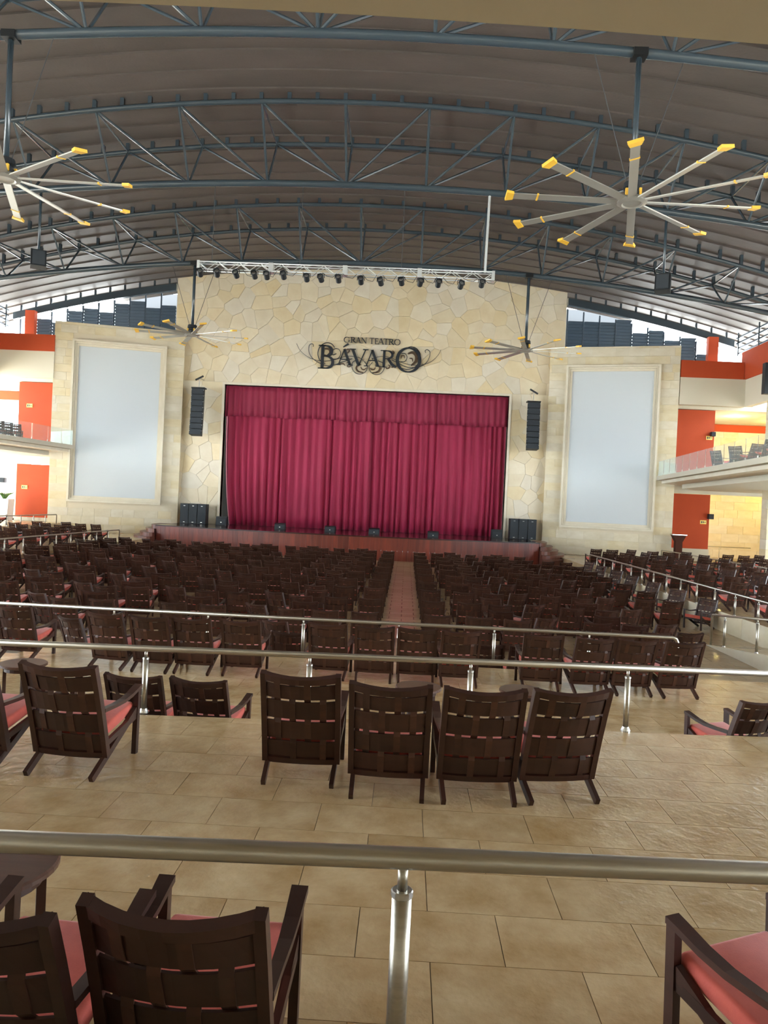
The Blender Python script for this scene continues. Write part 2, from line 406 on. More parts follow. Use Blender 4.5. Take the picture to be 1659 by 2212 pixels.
tag(c1, 'left half of the long pleated crimson stage curtain', 'curtain', 'crimson stage curtains')
c2 = drape(-3.3, PX1 - .05, -0.29, 9.9, YW + .75, 0.15, 5, 0.24, 0.045, 10).build('stage_curtain', 'curtain_red', smooth=True)
tag(c2, 'right half of the long pleated crimson stage curtain', 'curtain', 'crimson stage curtains')
for o in (c1, c2):
    md = o.modifiers.new('thickness', 'SOLIDIFY'); md.thickness = 0.02
vl = drape(PX0 + .03, PX1 - .03, 7.72, 9.95, YW + .28, 0.085, 9, 0.2, 0.04, 5, hem=lambda x: 0.10 * abs(sin((x - PX0) / 6.92 * 1.5 * pi)) - .05).build('curtain_valance', 'valance_red', smooth=True)
vl.modifiers.new('thickness', 'SOLIDIFY').thickness = 0.02
tag(vl, 'short gathered crimson valance across the top of the stage curtain', 'valance')

# ------------------------------------------------------------------ stage platform
ZS = -0.3
def stage_y(x):                              # bowed front edge
    t = (x + 3.9) / 12.6; return 46.3 + 2.1 * t * t
SX0, SX1 = -16.45, 8.75
stg = struct(link('stage', None), 'low curved stage faced with upright red-brown boards', 'stage')
del stg['kind']
xs = np.linspace(SX0, SX1, 30)
MB().prism([(x, stage_y(x) - .06) for x in xs] + [(SX1, 53.9), (PX1 - .02, 53.9), (PX1 - .02, 56.5), (PX0 + .02, 56.5), (PX0 + .02, 53.9), (SX0, 53.9)], lambda a, b, d: (a, b, d), ZS - 0.07, ZS).build('stage_floor', 'stage_floor', stg)
nb = 74
bx_ = np.linspace(SX0 + .03, SX1 - .03, nb + 1)
for i in range(nb):
    a, b = bx_[i] + .003, bx_[i + 1] - .003; cx = (a + b) / 2; cy = stage_y(cx)
    p = [(a - cx, stage_y(a) - cy), (b - cx, stage_y(b) - cy), (b - cx, stage_y(b) - cy + .03), (a - cx, stage_y(a) - cy + .03)]
    MB().prism(p, lambda u, v, d: (u, v, d), ZM - ZM, ZS - .07 - ZM).build('front_board', 'stage_board', stg, loc=(cx, cy + random.uniform(0, .008), ZM))
for sx in (SX0, SX1): MB().box((sx, 51.2, (ZM + ZS - .07) / 2), (0.06, 5.3, ZS - .07 - ZM)).build('side_board', 'stage_board', stg)
for sgn, sx, lab in ((-1, SX0, 'curved wooden steps at the left end of the stage'), (1, SX1, 'curved wooden steps at the right end of the stage')):
    st = thing('stage_steps', lab, 'steps')
    y0 = 52.2 if sgn > 0 else 52.0
    for k in range(5):
        z1 = ZS - (k + .0) * 0.25 - .02; rx = 0.9 + 0.42 * k; ry = 3.6 + 0.36 * k - (0 if sgn > 0 else .2)
        poly = [(sx + sgn * .05, y0)] + [(sx + sgn * (.05 + rx * sin(a)), y0 - ry * cos(a)) for a in np.linspace(0, pi / 2, 14)]
        s_ = MB().prism(poly, lambda a, b, d: (a, b, d), z1 - 0.25 if k < 4 else ZM, z1 - .04).build('step', 'step_wood', st)
        pn = [(sx + sgn * .05, y0)] + [(sx + sgn * (.05 + (rx + .03) * sin(a)), y0 - (ry + .03) * cos(a)) for a in np.linspace(0, pi / 2, 14)]
        MB().prism(pn, lambda a, b, d: (a, b, d), z1 - .04, z1).build('tread', 'step_wood', s_)

# ------------------------------------------------------------------ stone screen panels left and right
def screen_panel(A, B, ztop, zbot, s0, s1, sz0, sz1, side):
    """A,B plan ends (left to right as seen); s0,s1 screen extent along AB"""
    A, B = Vector((A[0], A[1], 0)), Vector((B[0], B[1], 0)); d = (B - A); L = d.length; d.normalize(); n = Vector((d.y, -d.x, 0))
    def P(s, z, o): return tuple(A + d * s + n * o + Vector((0, 0, z)))
    w = MB(); w.hexa([P(0, zbot, 0), P(L, zbot, 0), P(L, zbot, -.6), P(0, zbot, -.6), P(0, ztop, 0), P(L, ztop, 0), P(L, ztop, -.6), P(0, ztop, -.6)])
    wo = struct(w.build('wall_' + side, 'mortar'))
    rh = 0.56; z = zbot; m = 0.42
    r = 0
    while z < ztop - .05:
        h = min(rh, ztop - z)
        s = -random.uniform(0, .8)
        segs = [(0, L)]
        if z < sz1 + m and z + h > sz0 - m: segs = [(0, s0 - m), (s1 + m, L)]
        for a0, a1 in segs:
            s = a0 - random.uniform(0, .7)
            while s < a1:
                l = random.uniform(.75, 1.7); sa, sb = max(s, a0), min(s + l, a1); s += l
                if a1 - sb < .35: sb = a1; s = a1 + 1
                if sb - sa < .12: continue
                o = random.uniform(.03, .05); za, zb = z + .006, z + h - .006; ca = A + d * ((sa + sb) / 2) + Vector((0, 0, (za + zb) / 2)); hx = (sb - sa) / 2 - .006
                bb = MB(); q = lambda sx, sz, o_: tuple(d * sx + n * o_ + Vector((0, 0, sz)))
                hz = (zb - za) / 2
                bb.hexa([q(-hx, -hz, o), q(hx, -hz, o), q(hx, -hz, -.02), q(-hx, -hz, -.02), q(-hx, hz, o), q(hx, hz, o), q(hx, hz, -.02), q(-hx, hz, -.02)])
                bb.build('ashlar_block', 'ashlar', wo, loc=ca)
        z += rh
    f = thing('screen_frame', 'stepped pale stone frame around the white screen %s of the stage' % side, 'frame', group='stone screen frames')
    for k, (o0, wd, dp) in enumerate(((.42, .15, .34), (.265, .11, .22), (.15, .15, .12))):
        for (a, b, c, e) in ((s0 - o0, s1 + o0, sz1 + o0 - wd, sz1 + o0), (s0 - o0, s1 + o0, sz0 - o0, sz0 - o0 + wd), (s0 - o0, s0 - o0 + wd, sz0 - o0 + wd, sz1 + o0 - wd), (s1 + o0 - wd, s1 + o0, sz0 - o0 + wd, sz1 + o0 - wd)):
            MB().hexa([P(a, c, dp), P(b, c, dp), P(b, c, 0), P(a, c, 0), P(a, e, dp), P(b, e, dp), P(b, e, 0), P(a, e, 0)]).build('moulding', 'stone_trim', f)
    sc = MB().hexa([P(s0, sz0, .03), P(s1, sz0, .03), P(s1, sz0, 0.0), P(s0, sz0, 0.0), P(s0, sz1, .03), P(s1, sz1, .03), P(s1, sz1, 0.0), P(s0, sz1, 0.0)]).build('projection_screen', 'screen_white')
    tag(sc, 'tall blank white projection screen %s of the stage' % side, 'screen', 'projection screens')
LA, LB = (-25.21, 51.4), (-16.63, 53.5); RA, RB = (9.81, 53.5), (18.25, 51.3)
screen_panel(LA, LB, 13.55, -1.2, 1.66, 7.2, 1.34, 11.92, 'left')
screen_panel(RA, RB, 13.5, -1.2, 1.6, 7.07, 1.12, 11.76, 'right')

# ------------------------------------------------------------------ clerestory over the panels
def beam_z(x): return roof_z(x) - 0.42
def clerestory(x0, x1, side):
    xs = np.linspace(x0, x1, 16)
    b = thing('roof_beam', 'dark blue steel beam following the roof curve %s of the stage wall' % side, 'beam')
    MB().prism([(x, beam_z(x) - .5) for x in xs] + [(x, beam_z(x)) for x in xs[::-1]], lambda a, c, d: (a, d, c), YW - .15, YW + .15).build('beam_web', 'blue_steel', b)
    n = int((x1 - x0) / 1.16)
    for i in range(n + 1):
        x = x0 + (i + .5) * (x1 - x0) / (n + 1)
        MB().box((x, YW, roof_z(x) - .21), (0.12, 0.12, 0.44)).build('beam_post', 'blue_steel', b)
    w = 1.16; i = 0; x = x0 if side == 'left' else x0
    rnd = random.Random(4)
    n = int(abs(x1 - x0) / w)
    for i in range(n):
        xa = x1 - (i + 1) * w if side == 'left' else x0 + i * w; xb = xa + w
        lim = min(beam_z(xa), beam_z(xb)) - .5
        gap = [1.0, .95, .35, .30, .75, .3, .25, .8, .3, 1.1, .9, 1.0][i % 12] if side == 'left' else [1.1, .85, .5, .2, .75, .25, .7, .25, 1.0, 1.1, 1.0, 1.0][i % 12]
        ztop = lim - gap; zb = 12.0
        if ztop < zb + .4: ztop = zb + .6
        p = thing('louvre_panel', '%s dark louvre panel from the stone wall, over the %s screen' % (ORD[i + 1], side), 'louvre', (xa, YW + .1, zb), group='clerestory louvres')
        MB().box((0.03, 0, (lim - zb) / 2 - .02), (0.09, 0.1, lim - zb - .04)).build('mullion', 'louvre', p)
        k = 0; z = 0.0
        sl = None
        while z < ztop - zb:
            M = Matrix.Rotation(radians(-38), 3, 'X')
            if sl is None: sl = MB().box((w / 2 + .04, 0, 0), (w - .1, 0.28, 0.035), M).mesh('slat', 'louvre')
            link('slat', sl, p, (0, 0, z + .1)); z += .225
clerestory(-29.6, WX0 - .06, 'left')
clerestory(WX1 + .06, 22.9, 'right')

# ------------------------------------------------------------------ wings beside the stage
def bxx(x0, x1, y0, y1, z0, z1): return MB().box(((x0 + x1) / 2, (y0 + y1) / 2, (z0 + z1) / 2), (abs(x1 - x0), y1 - y0, z1 - z0))
def stone_wall(name, x0, x1, y, z0, z1, label, hole=None):
    w = struct(MB().box(((x0 + x1) / 2, y + .2, (z0 + z1) / 2), (x1 - x0, .3, z1 - z0)).build(name, 'mortar')) if hole is None else None
    par = w
    z = z0
    while z < z1 - .05:
        h = min(.62, z1 - z); x = x0 - random.uniform(0, .8)
        while x < x1:
            l = random.uniform(1.0, 1.9); a, b = max(x, x0), min(x + l, x1); x += l
            if b - a < .15: continue
            MB().box((0, 0, 0), (b - a - .012, random.uniform(.09, .11), h - .012)).build('ashlar_block', 'ashlar', par, loc=((a + b) / 2, y + .03, z + h / 2))
        z += .62
    return w
def lamp(x, y, z, power, label):
    t = thing('ceiling_lamp', label, 'lamp', (x, y, z), group='recessed ceiling lamps of the right wing')
    MB().lathe([(.13, 0), (.13, -.03), (.10, -.03), (.10, -.015)]).build('trim_ring', 'alu', t)
    MB().lathe([(.098, -.016), (.098, -.02)]).build('lamp_lens', 'lamp_glow', t)
    ld = bpy.data.lights.new('lamp_light', 'POINT'); ld.energy = power; ld.color = (1, .74, .22); ld.shadow_soft_size = .3
    lo = bpy.data.objects.new('lamp_light', ld); COL.objects.link(lo); lo.parent = t; lo.location = (0, 0, -.5)
for side, mx in (('right', lambda x: x), ('left', lambda x: 2 * XC - x - .25)):
    R_ = side == 'right'
    def B(x0, x1, y0, y1, z0, z1):
        a, b = mx(x0), mx(x1); return bxx(min(a, b), max(a, b), y0, y1, z0, z1)
    ow = struct(B(18.4, 21.0, 52.0, 52.5, -0.35, 3.42).build('wall_orange_lower_' + side, 'orange_wall'))
    struct(B(18.4, 21.05, 51.95, 52.5, -1.2, -0.35).build('baseboard_' + side, 'cream'))
    struct(B(18.4, 21.05, 52.0, 52.5, 4.5, 9.25).build('wall_orange_upper_' + side, 'orange_wall'))
    struct(B(18.3, 22.7, 51.3, 51.8, 9.5, 11.36).build('wall_band_' + side, 'cream'))
    struct(B(18.3, 22.55, 51.25, 51.85, 11.36, 12.52).build('wall_parapet_' + side, 'orange_wall'))
    struct(B(22.7, 23.2, 10, 51.3, 9.5, 11.36).build('trim_side_band_' + side, 'cream'))
    struct(B(22.6, 23.2, 10, 51.85, 11.36, 13.3).build('wall_side_' + side, 'orange_wall'))
    struct(B(20.9, 21.6, 53.4, 53.8, 12.3, 14.7).build('wall_pilaster_' + side, 'orange_wall'))
    struct(B(18.0, 32, 51.8, 62, 9.28, 9.6).build('ceiling_wing_' + side, 'cream'))
    struct(B(18.3, 34, 51.7, 52.05, 3.44, 4.0).build('trim_wing_beam_' + side, 'cream'))
    lv = thing('side_louvre', 'long dark slatted louvre under the roof along the %s side wall' % side, 'louvre', group='side wall louvres')
    for k in range(4): B(22.85, 22.95, 10, 53.5, 13.45 + k * .38, 13.55 + k * .38).build('slat', 'louvre', lv)
    for k in range(14): B(22.78, 22.84, 53 - k * 3.1, 53.1 - k * 3.1, 13.31, 14.95).build('louvre_post', 'blue_steel', lv)
    # gallery slab and its fascia
    if R_: edge = [(18.2, 51.2), (16.45, 49.6), (16.3, 48.2), (14.5, 30.4), (13.6, 12)]
    else: edge = [(-25.0, 51.2), (-22.6, 49.4), (-22.75, 48.2), (-23.6, 40.0), (-24.6, 12)]
    out = mx(30)
    slabp = edge + [(out, 12), (out, 51.7), (mx(18.3), 51.7)]
    def off(e, d): return [(x + (d if R_ else -d), y - (0 if i else 0)) for i, (x, y) in enumerate(e)]
    zb = 4.42 if R_ else 4.75
    struct(MB().prism(slabp, lambda a, b, d: (a, b, d), zb - .27, zb).build('floor_gallery_' + side, 'cream'))
    inner = [(x + (.35 if R_ else -.35), y - .0) for x, y in edge]
    struct(MB().prism(inner + slabp[len(edge):], lambda a, b, d: (a, b, d), zb - .47, zb - .275).build('trim_gallery_' + side, 'stone_trim'))
    inner2 = [(x + (1.7 if R_ else -1.7), y) for x, y in edge]
    struct(MB().prism(inner2 + slabp[len(edge):], lambda a, b, d: (a, b, d), zb - .75, zb - .475).build('ceiling_gallery_' + side, 'cream'))
    gr = thing('glass_railing', 'clear glass balustrade along the edge of the %s gallery' % side, 'railing', group='gallery glass balustrades')
    pts = [Vector((x + (.12 if R_ else -.12), y, zb)) for x, y in edge]
    for a, b in zip(pts[:-1], pts[1:]):
        L = (b - a).length; n = max(1, round(L / 1.5)); dd = (b - a) / n
        for k in range(n):
            p, q = a + dd * (k + .02), a + dd * (k + .98)
            MB().bar(p + Vector((0, 0, .5)), q + Vector((0, 0, .5)), .016, .96).build('glass_pane', 'glass', gr)
            MB().box(a + dd * k + Vector((0, 0, .06)), (.05, .05, .12)).build('pane_clamp', 'steel', gr)
    # side pillars of the hall
    for k, yy in enumerate((46.6, 36, 25, 14)):
        pl = thing('stone_pillar', '%s stone pillar from the stage along the %s side of the hall' % (ORD[k + 1], side), 'pillar', (mx(22.62), yy, -1.2 if R_ else -.6), group='side pillars')
        for j in range(18):
            z = j * .62
            if z > 10.2: break
            MB().box((0, 0, z + .31), (.9, .8, .605)).build('pillar_block', 'ashlar', pl)
stone_wall('wall_wing_lower_right', 20.2, 33, 58, -1.2, 4.2, '')
stone_wall('wall_wing_upper_right', 20.2, 33, 59.5, 4.5, 8.7, '')
struct(bxx(20.2, 33, 59.45, 59.9, 8.7, 9.27).build('trim_wing_upper_right', 'orange_wall'))
struct(bxx(18, 34, 51.7, 59.6, -1.5, -1.2).build('floor_wing_right', 'tile_far'))
struct(bxx(18, 34, 51.7, 59.6, 4.2, 4.42).build('floor_wing_upper_right', 'cream'))
struct(bxx(30.2, 30.5, 38, 60, -1.2, 9.3).build('wall_wing_right_light_block', 'cream'))  # unseen outer wall, enlarged to keep sun bounce out of the right wing
struct(bxx(-34, -25, 51.7, 58, -.9, -.6).build('floor_wing_left', 'tile_far'))
struct(bxx(-34, -25, 51.7, 60, 4.45, 4.74).build('floor_wing_upper_left', 'cream'))
lamp(23.5, 54.5, 9.27, 150, 'recessed ceiling lamp over the right upper gallery, nearest the orange wall')
lamp(27.5, 56.0, 9.27, 150, 'recessed ceiling lamp over the right upper gallery, further from the orange wall')
lamp(23.2, 54.6, 4.18, 110, 'recessed ceiling lamp over the right ground passage, nearest the orange wall')
lamp(27.5, 55.5, 4.18, 110, 'recessed ceiling lamp over the right ground passage, further from the orange wall')
# arched opening of the left wing, daylight behind
aw = MB(); cxa, ra = -31.4, 2.0
for s in (-1, 1):
    poly = [(cxa + s * ra, 4.75), (cxa + s * 6, 4.75), (cxa + s * 6, 8.6), (cxa, 8.6)] + [(cxa + s * ra * sin(a), 6.3 + ra * cos(a)) for a in np.linspace(0, pi / 2, 10)]
    aw.prism(poly, lambda a, b, d: (a, d, b), 57.6, 58.0)
struct(aw.build('wall_arch_left', 'cream'))
struct(bxx(-37, -25.5, 57.4, 58, 8.6, 9.25).build('trim_arch_left', 'orange_wall'))
struct(bxx(-37.5, -29.9, 57.6, 58, -.6, 4.4).build('wall_wing_lower_left', 'cream'))
# small signs on the orange walls
for p, Y, lab in (((1519, 1128), 51.98, 'lower right orange wall'), ((1532, 946), 51.98, 'upper right orange wall'), ((53, 1052), 51.98, 'lower left orange wall'), ((64, 876), 51.98, 'upper left orange wall')):
    c = PY(*p, Y)
    s = thing('exit_sign', 'small pale yellow sign on the ' + lab, 'sign', tuple(c), group='wall signs')
    MB().box((0, 0, 0), (.42, .04, .26)).build('sign_plate', 'sign_yellow', s)
    for k, (dx, w, h) in enumerate(((-.12, .07, .15), (-.01, .06, .13), (.11, .09, .05))):
        MB().box((dx, -.025, 0), (w, .012, h)).build('sign_mark', 'letter_dark', s)
# side wall loudspeaker at the right edge, small wall speakers
def wallspk(p, Y, d, lab):
    c = PY(*p, Y); s = thing('wall_speaker', lab, 'speaker', tuple(c))
    MB().box((0, 0, 0), d).build('cabinet', 'black_box', s, bevel=.02)
    MB().box((0, -d[1] / 2 - .006, 0), (d[0] * .86, .012, d[2] * .9)).build('grille', 'black_grille', s)
    MB().bar((0, 0, 0), (0, d[1] / 2 + .25, 0), .06, .06).build('bracket', 'dark_metal', s)
wallspk((1659, 818), 46.0, (.55, .4, 1.9), 'tall black loudspeaker hanging at the right edge beside the pillar')
wallspk((1535, 1116), 51.8, (.34, .3, .36), 'small black speaker at the edge of the lower right orange wall')
wallspk((1540, 938), 51.8, (.3, .3, .3), 'small black speaker at the edge of the upper right orange wall')
wallspk((6, 1037), 51.6, (.4, .3, .34), 'small black speaker in the lower left doorway')
# lectern by the right orange wall
c = PY(1464, 1190, 50.4)
lc = thing('lectern', 'dark wooden lectern in front of the lower right orange wall', 'lectern', (c[0], c[1], -1.2))
MB().prism([(-.28, 0), (.28, 0), (.22, .25), (.22, 1.35), (-.22, 1.35), (-.22, .25)], lambda a, b, d: (a, d, b), -.2, .2).build('pedestal', 'matte_wood', lc)
MB().prism([(-.22, 1.35), (.22, 1.35), (.45, 1.78), (-.45, 1.78)], lambda a, b, d: (a, d, b), -.25, .25).build('flared_top', 'matte_wood', lc)
MB().box((0, 0, 1.8), (.96, .56, .05)).build('desk_board', 'chrome', lc)

# garden seen through the left openings
struct(MB().box((-3, 70, -2.6), (400, 300, .1)).build('ground', 'soil_ground'))
def bush(loc, r, h, n, name, label, cat, leaf=.3):
    t = thing(name, label, cat, loc); b = MB(); rnd = random.Random(int(loc[0] * 10))
    for _ in range(n):
        a = rnd.uniform(0, 2 * pi); e = rnd.random() ** .5; z = rnd.random()
        c = Vector((cos(a) * r * e * sin(pi * (z * .8 + .15)), sin(a) * r * e * sin(pi * (z * .8 + .15)), z * h))
        d = Vector((rnd.gauss(0, 1), rnd.gauss(0, 1), rnd.gauss(0, .7))).normalized(); q = d.orthogonal().normalized()
        b.add([c, c + d * leaf * .5 + q * leaf * .25, c + d * leaf, c + d * leaf * .5 - q * leaf * .25], [(0, 1, 2, 3)])
    f = b.build('foliage', 'leaf', t); f['kind'] = 'stuff'
    MB().tube([(0, 0, -.4), (0, 0, h * .6)], .06, 6).build('stem', 'table_wood', t)
for k, (px, Y, h) in enumerate(((28, 64, 3.6), (48, 68, 4.4), (8, 70, 3.0))):
    c = PY(px, 1090, Y); bush((c[0], c[1], -2.5), 1.8, h, 900, 'garden_shrub', ['yellow green garden shrub seen through the lower left doorway', 'taller garden shrub behind the lower left doorway beside the orange wall', 'low garden shrub at the far left edge outside the doorway'][k], 'shrub')
c = PY(9, 1092, 50.5)
pt = thing('white_planter', 'tall white planter box with spiky plant in the lower left doorway', 'planter', (c[0], c[1], -.6))
MB().prism([(-.42, 0), (.42, 0), (.5, 1.5), (-.5, 1.5)], lambda a, b, d: (a, d, b), -.4, .4).build('planter_box', 'planter_white', pt)
for k in range(12):
    a = k * 2.4; MB().tube([(0, 0, 1.4), (.25 * cos(a), .25 * sin(a), 1.8), (.6 * cos(a), .6 * sin(a), 1.95)], [.04, .05, .005], 5).build('leaf', 'leaf', pt)
c = PY(1545, 975, 53.5)
pt = thing('gallery_plant', 'dark spiky potted plant on the right gallery', 'plant', (c[0], c[1], 4.42))
MB().lathe([(.2, 0), (.28, .6), (.24, .6)]).build('pot', 'planter_white', pt)
for k in range(14):
    a = k * 2.4; MB().tube([(0, 0, .6), (.3 * cos(a), .3 * sin(a), 1.0), (.75 * cos(a), .75 * sin(a), 1.1)], [.05, .06, .005], 5).build('leaf', 'leaf', pt)

# ------------------------------------------------------------------ sign over the stage
YS = YW - 0.09
def SP(cx, cy):
    p = PY(620 + cx / 4.608, 710 + cy / 4.608, YS); return p[0], p[2]
def ribbon(b, pts, ws, y0=YS - .10, y1=YS - .03):
    P = [np.array(p, float) for p in pts]; n = len(P); L = []; Rr = []
    W = ws if hasattr(ws, '__len__') else [ws] * n
    for i in range(n):
        d = P[min(i + 1, n - 1)] - P[max(i - 1, 0)]; d = d / (np.hypot(*d) + 1e-9); nn = np.array([-d[1], d[0]]) * W[i] / 2
        L.append(P[i] + nn); Rr.append(P[i] - nn)
    for i in range(n - 1):
        q = [L[i], L[i + 1], Rr[i + 1], Rr[i]]
        b.prism([tuple(k) for k in q], lambda a, c, d: (a, d, c), y0, y1)
def arc(cx, cz, rx, rz, a0, a1, n=14): return [(cx + rx * cos(radians(a)), cz + rz * sin(radians(a))) for a in np.linspace(a0, a1, n)]
def glyph(ch):
    """strokes on a unit-high letter: list of (points, widths); width"""
    T, t = .125, .042
    ser = lambda x, z, w=.28: ([(x - w / 2, z), (x + w / 2, z)], .04)
    bowl = lambda a: [t + (T - t) * max(0, cos(radians(v))) for v in a]
    if ch == 'B':
        an = np.linspace(90, -90, 12)
        return [([(.17, 0), (.17, 1)], T), ser(.15, .02, .3), ser(.15, .98, .3), ([(.2, .97)] + arc(.3, .755, .24, .215, 90, -90, 12) + [(.2, .54)], [t] + bowl(an) + [t]), ([(.2, .53)] + arc(.32, .275, .28, .255, 90, -90, 12) + [(.2, .02)], [t] + bowl(an) + [t])], .66
    if ch in 'AÁ':
        s = [([(.09, .02), (.37, 1.0)], .055), ([(.36, 1.0), (.68, .02)], .14), ([(.2, .36), (.54, .36)], .05), ser(.09, .02, .24), ser(.68, .02, .28)]
        if ch == 'Á': s.append(([(.30, 1.12), (.56, 1.34)], [.05, .11]))
        return s, .78
    if ch == 'V': return [([(.08, .98), (.38, 0)], .14), ([(.37, 0), (.66, .98)], .055), ser(.08, .98, .28), ser(.66, .98, .24)], .76
    if ch == 'R':
        an = np.linspace(90, -90, 12)
        return [([(.16, 0), (.16, 1)], T), ser(.15, .02, .3), ser(.13, .98, .28), ([(.2, .97)] + arc(.3, .74, .24, .23, 90, -90, 12) + [(.2, .51)], [t] + bowl(an) + [t]), ([(.34, .52), (.52, .2), (.72, .02)], [.13, .14, .10])], .74
    if ch == 'O':
        a = np.linspace(0, 360, 33); return [(arc(.48, .5, .40, .48, 0, 360, 33), [t + (T - t) * abs(cos(radians(v))) for v in a])], .96
    if ch == 'G':
        a = np.linspace(48, 330, 22); return [(arc(.46, .5, .38, .48, 48, 330, 22), [t + (T - t) * max(0, -cos(radians(v))) for v in a]), ([(.78, .08), (.78, .44)], .11), ser(.76, .44, .3), ([(.74, .72), (.74, .95)], .05)], .92
    if ch == 'N': return [([(.14, 0), (.14, 1)], .06), ([(.12, 1), (.70, 0)], .13), ([(.70, 0), (.70, 1)], .06), ser(.14, .02, .24), ser(.1, .98, .2), ser(.70, .98, .24)], .84
    if ch == 'T': return [([(.36, 0), (.36, 1)], .13), ([(.04, .97), (.68, .97)], .055), ser(.36, .02, .3), ([(.06, .97), (.06, .82)], .04), ([(.66, .97), (.66, .82)], .04)], .72
    if ch == 'E': return [([(.15, 0), (.15, 1)], .13), ([(.1, .97), (.52, .97)], .05), ([(.1, .52), (.44, .52)], .045), ([(.1, .03), (.56, .03)], .05), ([(.52, .97), (.52, .83)], .04), ([(.56, .03), (.57, .2)], .04), ([(.44, .6), (.44, .44)], .04)], .62
sign = thing('theatre_sign', 'dark metal lettering GRAN TEATRO BÁVARO with scrollwork on the stone wall', 'sign')
def letter(ch, x0, x1, zb, zt):
    st, w = glyph(ch); b = MB()
    sx = (x1 - x0) / w; sz = zt - zb
    for pts, ws in st:
        W = [q * (sx + sz) / 2 for q in ws] if hasattr(ws, '__len__') else ws * (sx + sz) / 2
        ribbon(b, [(x0 + p[0] * sx, zb + p[1] * sz) for p in pts], W)
    b.build('letter', 'letter_dark', sign)
for ch, a, b_, ct, cb in (('B', 318, 468, 165, 400), ('Á', 500, 648, 205, 365), ('V', 636, 800, 205, 372), ('A', 778, 925, 215, 378), ('R', 935, 1088, 218, 388), ('O', 1080, 1338, 190, 438)):
    x0, zt = SP(a, ct); x1, zb = SP(b_, cb)
    _, zt = SP((a + b_) / 2, ct); _, zb = SP((a + b_) / 2, cb); letter(ch, x0, x1, zb, zt)
for ch, a, b_, ct, cb in (('G', 565, 628, 84, 140), ('R', 632, 686, 86, 142), ('A', 684, 738, 88, 145), ('N', 738, 797, 92, 148), ('T', 822, 868, 95, 152), ('E', 872, 912, 98, 155), ('A', 908, 965, 99, 158), ('T', 962, 1010, 102, 160), ('R', 1012, 1066, 105, 163), ('O', 1066, 1130, 108, 166)):
    x0, _ = SP(a, ct); x1, _ = SP(b_, cb); _, zt = SP((a + b_) / 2, ct); _, zb = SP((a + b_) / 2, cb); letter(ch, x0, x1, zb, zt)
def cat(pts, n=8):
    P = [np.array(p, float) for p in pts]; P = [2 * P[0] - P[1]] + P + [2 * P[-1] - P[-2]]; out = []
    for i in range(1, len(P) - 2):
        for k in range(n):
            t = k / n; out.append(.5 * (2 * P[i] + (P[i + 1] - P[i - 1]) * t + (2 * P[i - 1] - 5 * P[i] + 4 * P[i + 1] - P[i + 2]) * t * t + (3 * P[i] - P[i - 1] - 3 * P[i + 1] + P[i + 2]) * t ** 3))
    return out + [P[-2]]
SCR = [([(95, 148), (130, 215), (190, 270), (260, 305), (360, 325), (470, 310), (600, 275), (720, 290), (780, 340)], 4),
       ([(262, 180), (262, 158), (240, 152), (220, 175), (220, 235), (250, 290), (300, 330), (380, 365), (450, 368), (560, 330), (650, 300)], 6),
       ([(475, 188), (440, 150), (385, 143), (330, 180), (308, 245), (325, 310), (380, 350)], 8),
       ([(430, 300), (500, 300), (535, 255), (520, 210), (480, 200), (450, 230), (460, 262), (490, 250)], 6),
       ([(375, 200), (420, 205), (432, 240), (400, 272), (370, 260)], 26),
       ([(700, 310), (655, 335), (648, 390), (680, 440), (735, 452), (785, 425), (798, 370), (770, 330)], 6),
       ([(760, 440), (710, 425), (690, 395), (705, 365), (740, 360)], 18),
       ([(735, 380), (745, 402), (770, 408), (790, 390)], 12),
       ([(905, 320), (955, 345), (968, 395), (935, 445), (880, 458), (832, 430), (818, 380), (850, 335)], 6),
       ([(850, 440), (900, 432), (925, 400), (910, 370), (875, 362)], 18),
       ([(880, 385), (870, 405), (845, 408), (826, 392)], 12),
       ([(520, 355), (560, 350), (578, 368)], 12), ([(590, 340), (630, 345), (632, 375), (605, 380), (600, 362)], 10),
       ([(985, 380), (990, 398), (1015, 392), (1022, 370), (1005, 362)], 10), ([(1040, 385), (1070, 380), (1095, 372)], 14),
       ([(1045, 262), (1065, 240), (1050, 220)], 14),
       ([(850, 300), (930, 278), (1010, 285), (1100, 320), (1200, 355), (1300, 365), (1390, 350), (1460, 310), (1510, 255), (1532, 210)], 4),
       ([(1380, 240), (1375, 220), (1398, 210), (1422, 235), (1415, 290), (1380, 345), (1310, 382), (1200, 385), (1110, 345), (1040, 310)], 6),
       ([(1180, 205), (1230, 182), (1290, 200), (1325, 255), (1318, 320), (1270, 385), (1190, 405), (1110, 385)], 7),
       ([(1140, 250), (1175, 250), (1195, 285), (1175, 325), (1135, 330)], 6), ([(1135, 300), (1140, 270), (1165, 270), (1170, 295)], 12),
       ([(1205, 250), (1250, 238), (1285, 270), (1280, 325), (1235, 368)], 30), ([(1218, 295), (1245, 300), (1252, 330)], 14),
       ([(585, 215), (610, 205), (620, 225), (600, 245)], 12)]
for pts, w in SCR:
    b = MB(); q = cat(pts); n = len(q); ws = [w / 4.608 / 1600 * YS * (.45 + .55 * sin(pi * min(1, (i + 1) / n))) if w > 9 else w / 4.608 / 1600 * YS for i in range(n)]
    ribbon(b, [SP(*p) for p in q], ws, YS - .06, YS - .02); b.build('scroll', 'bronze' if w > 9 else 'letter_dark', sign)
MB().box((SP(850, 300)[0], YS + .04, SP(850, 300)[1]), (.08, .12, .08)).build('mounting_stud', 'dark_metal', sign)

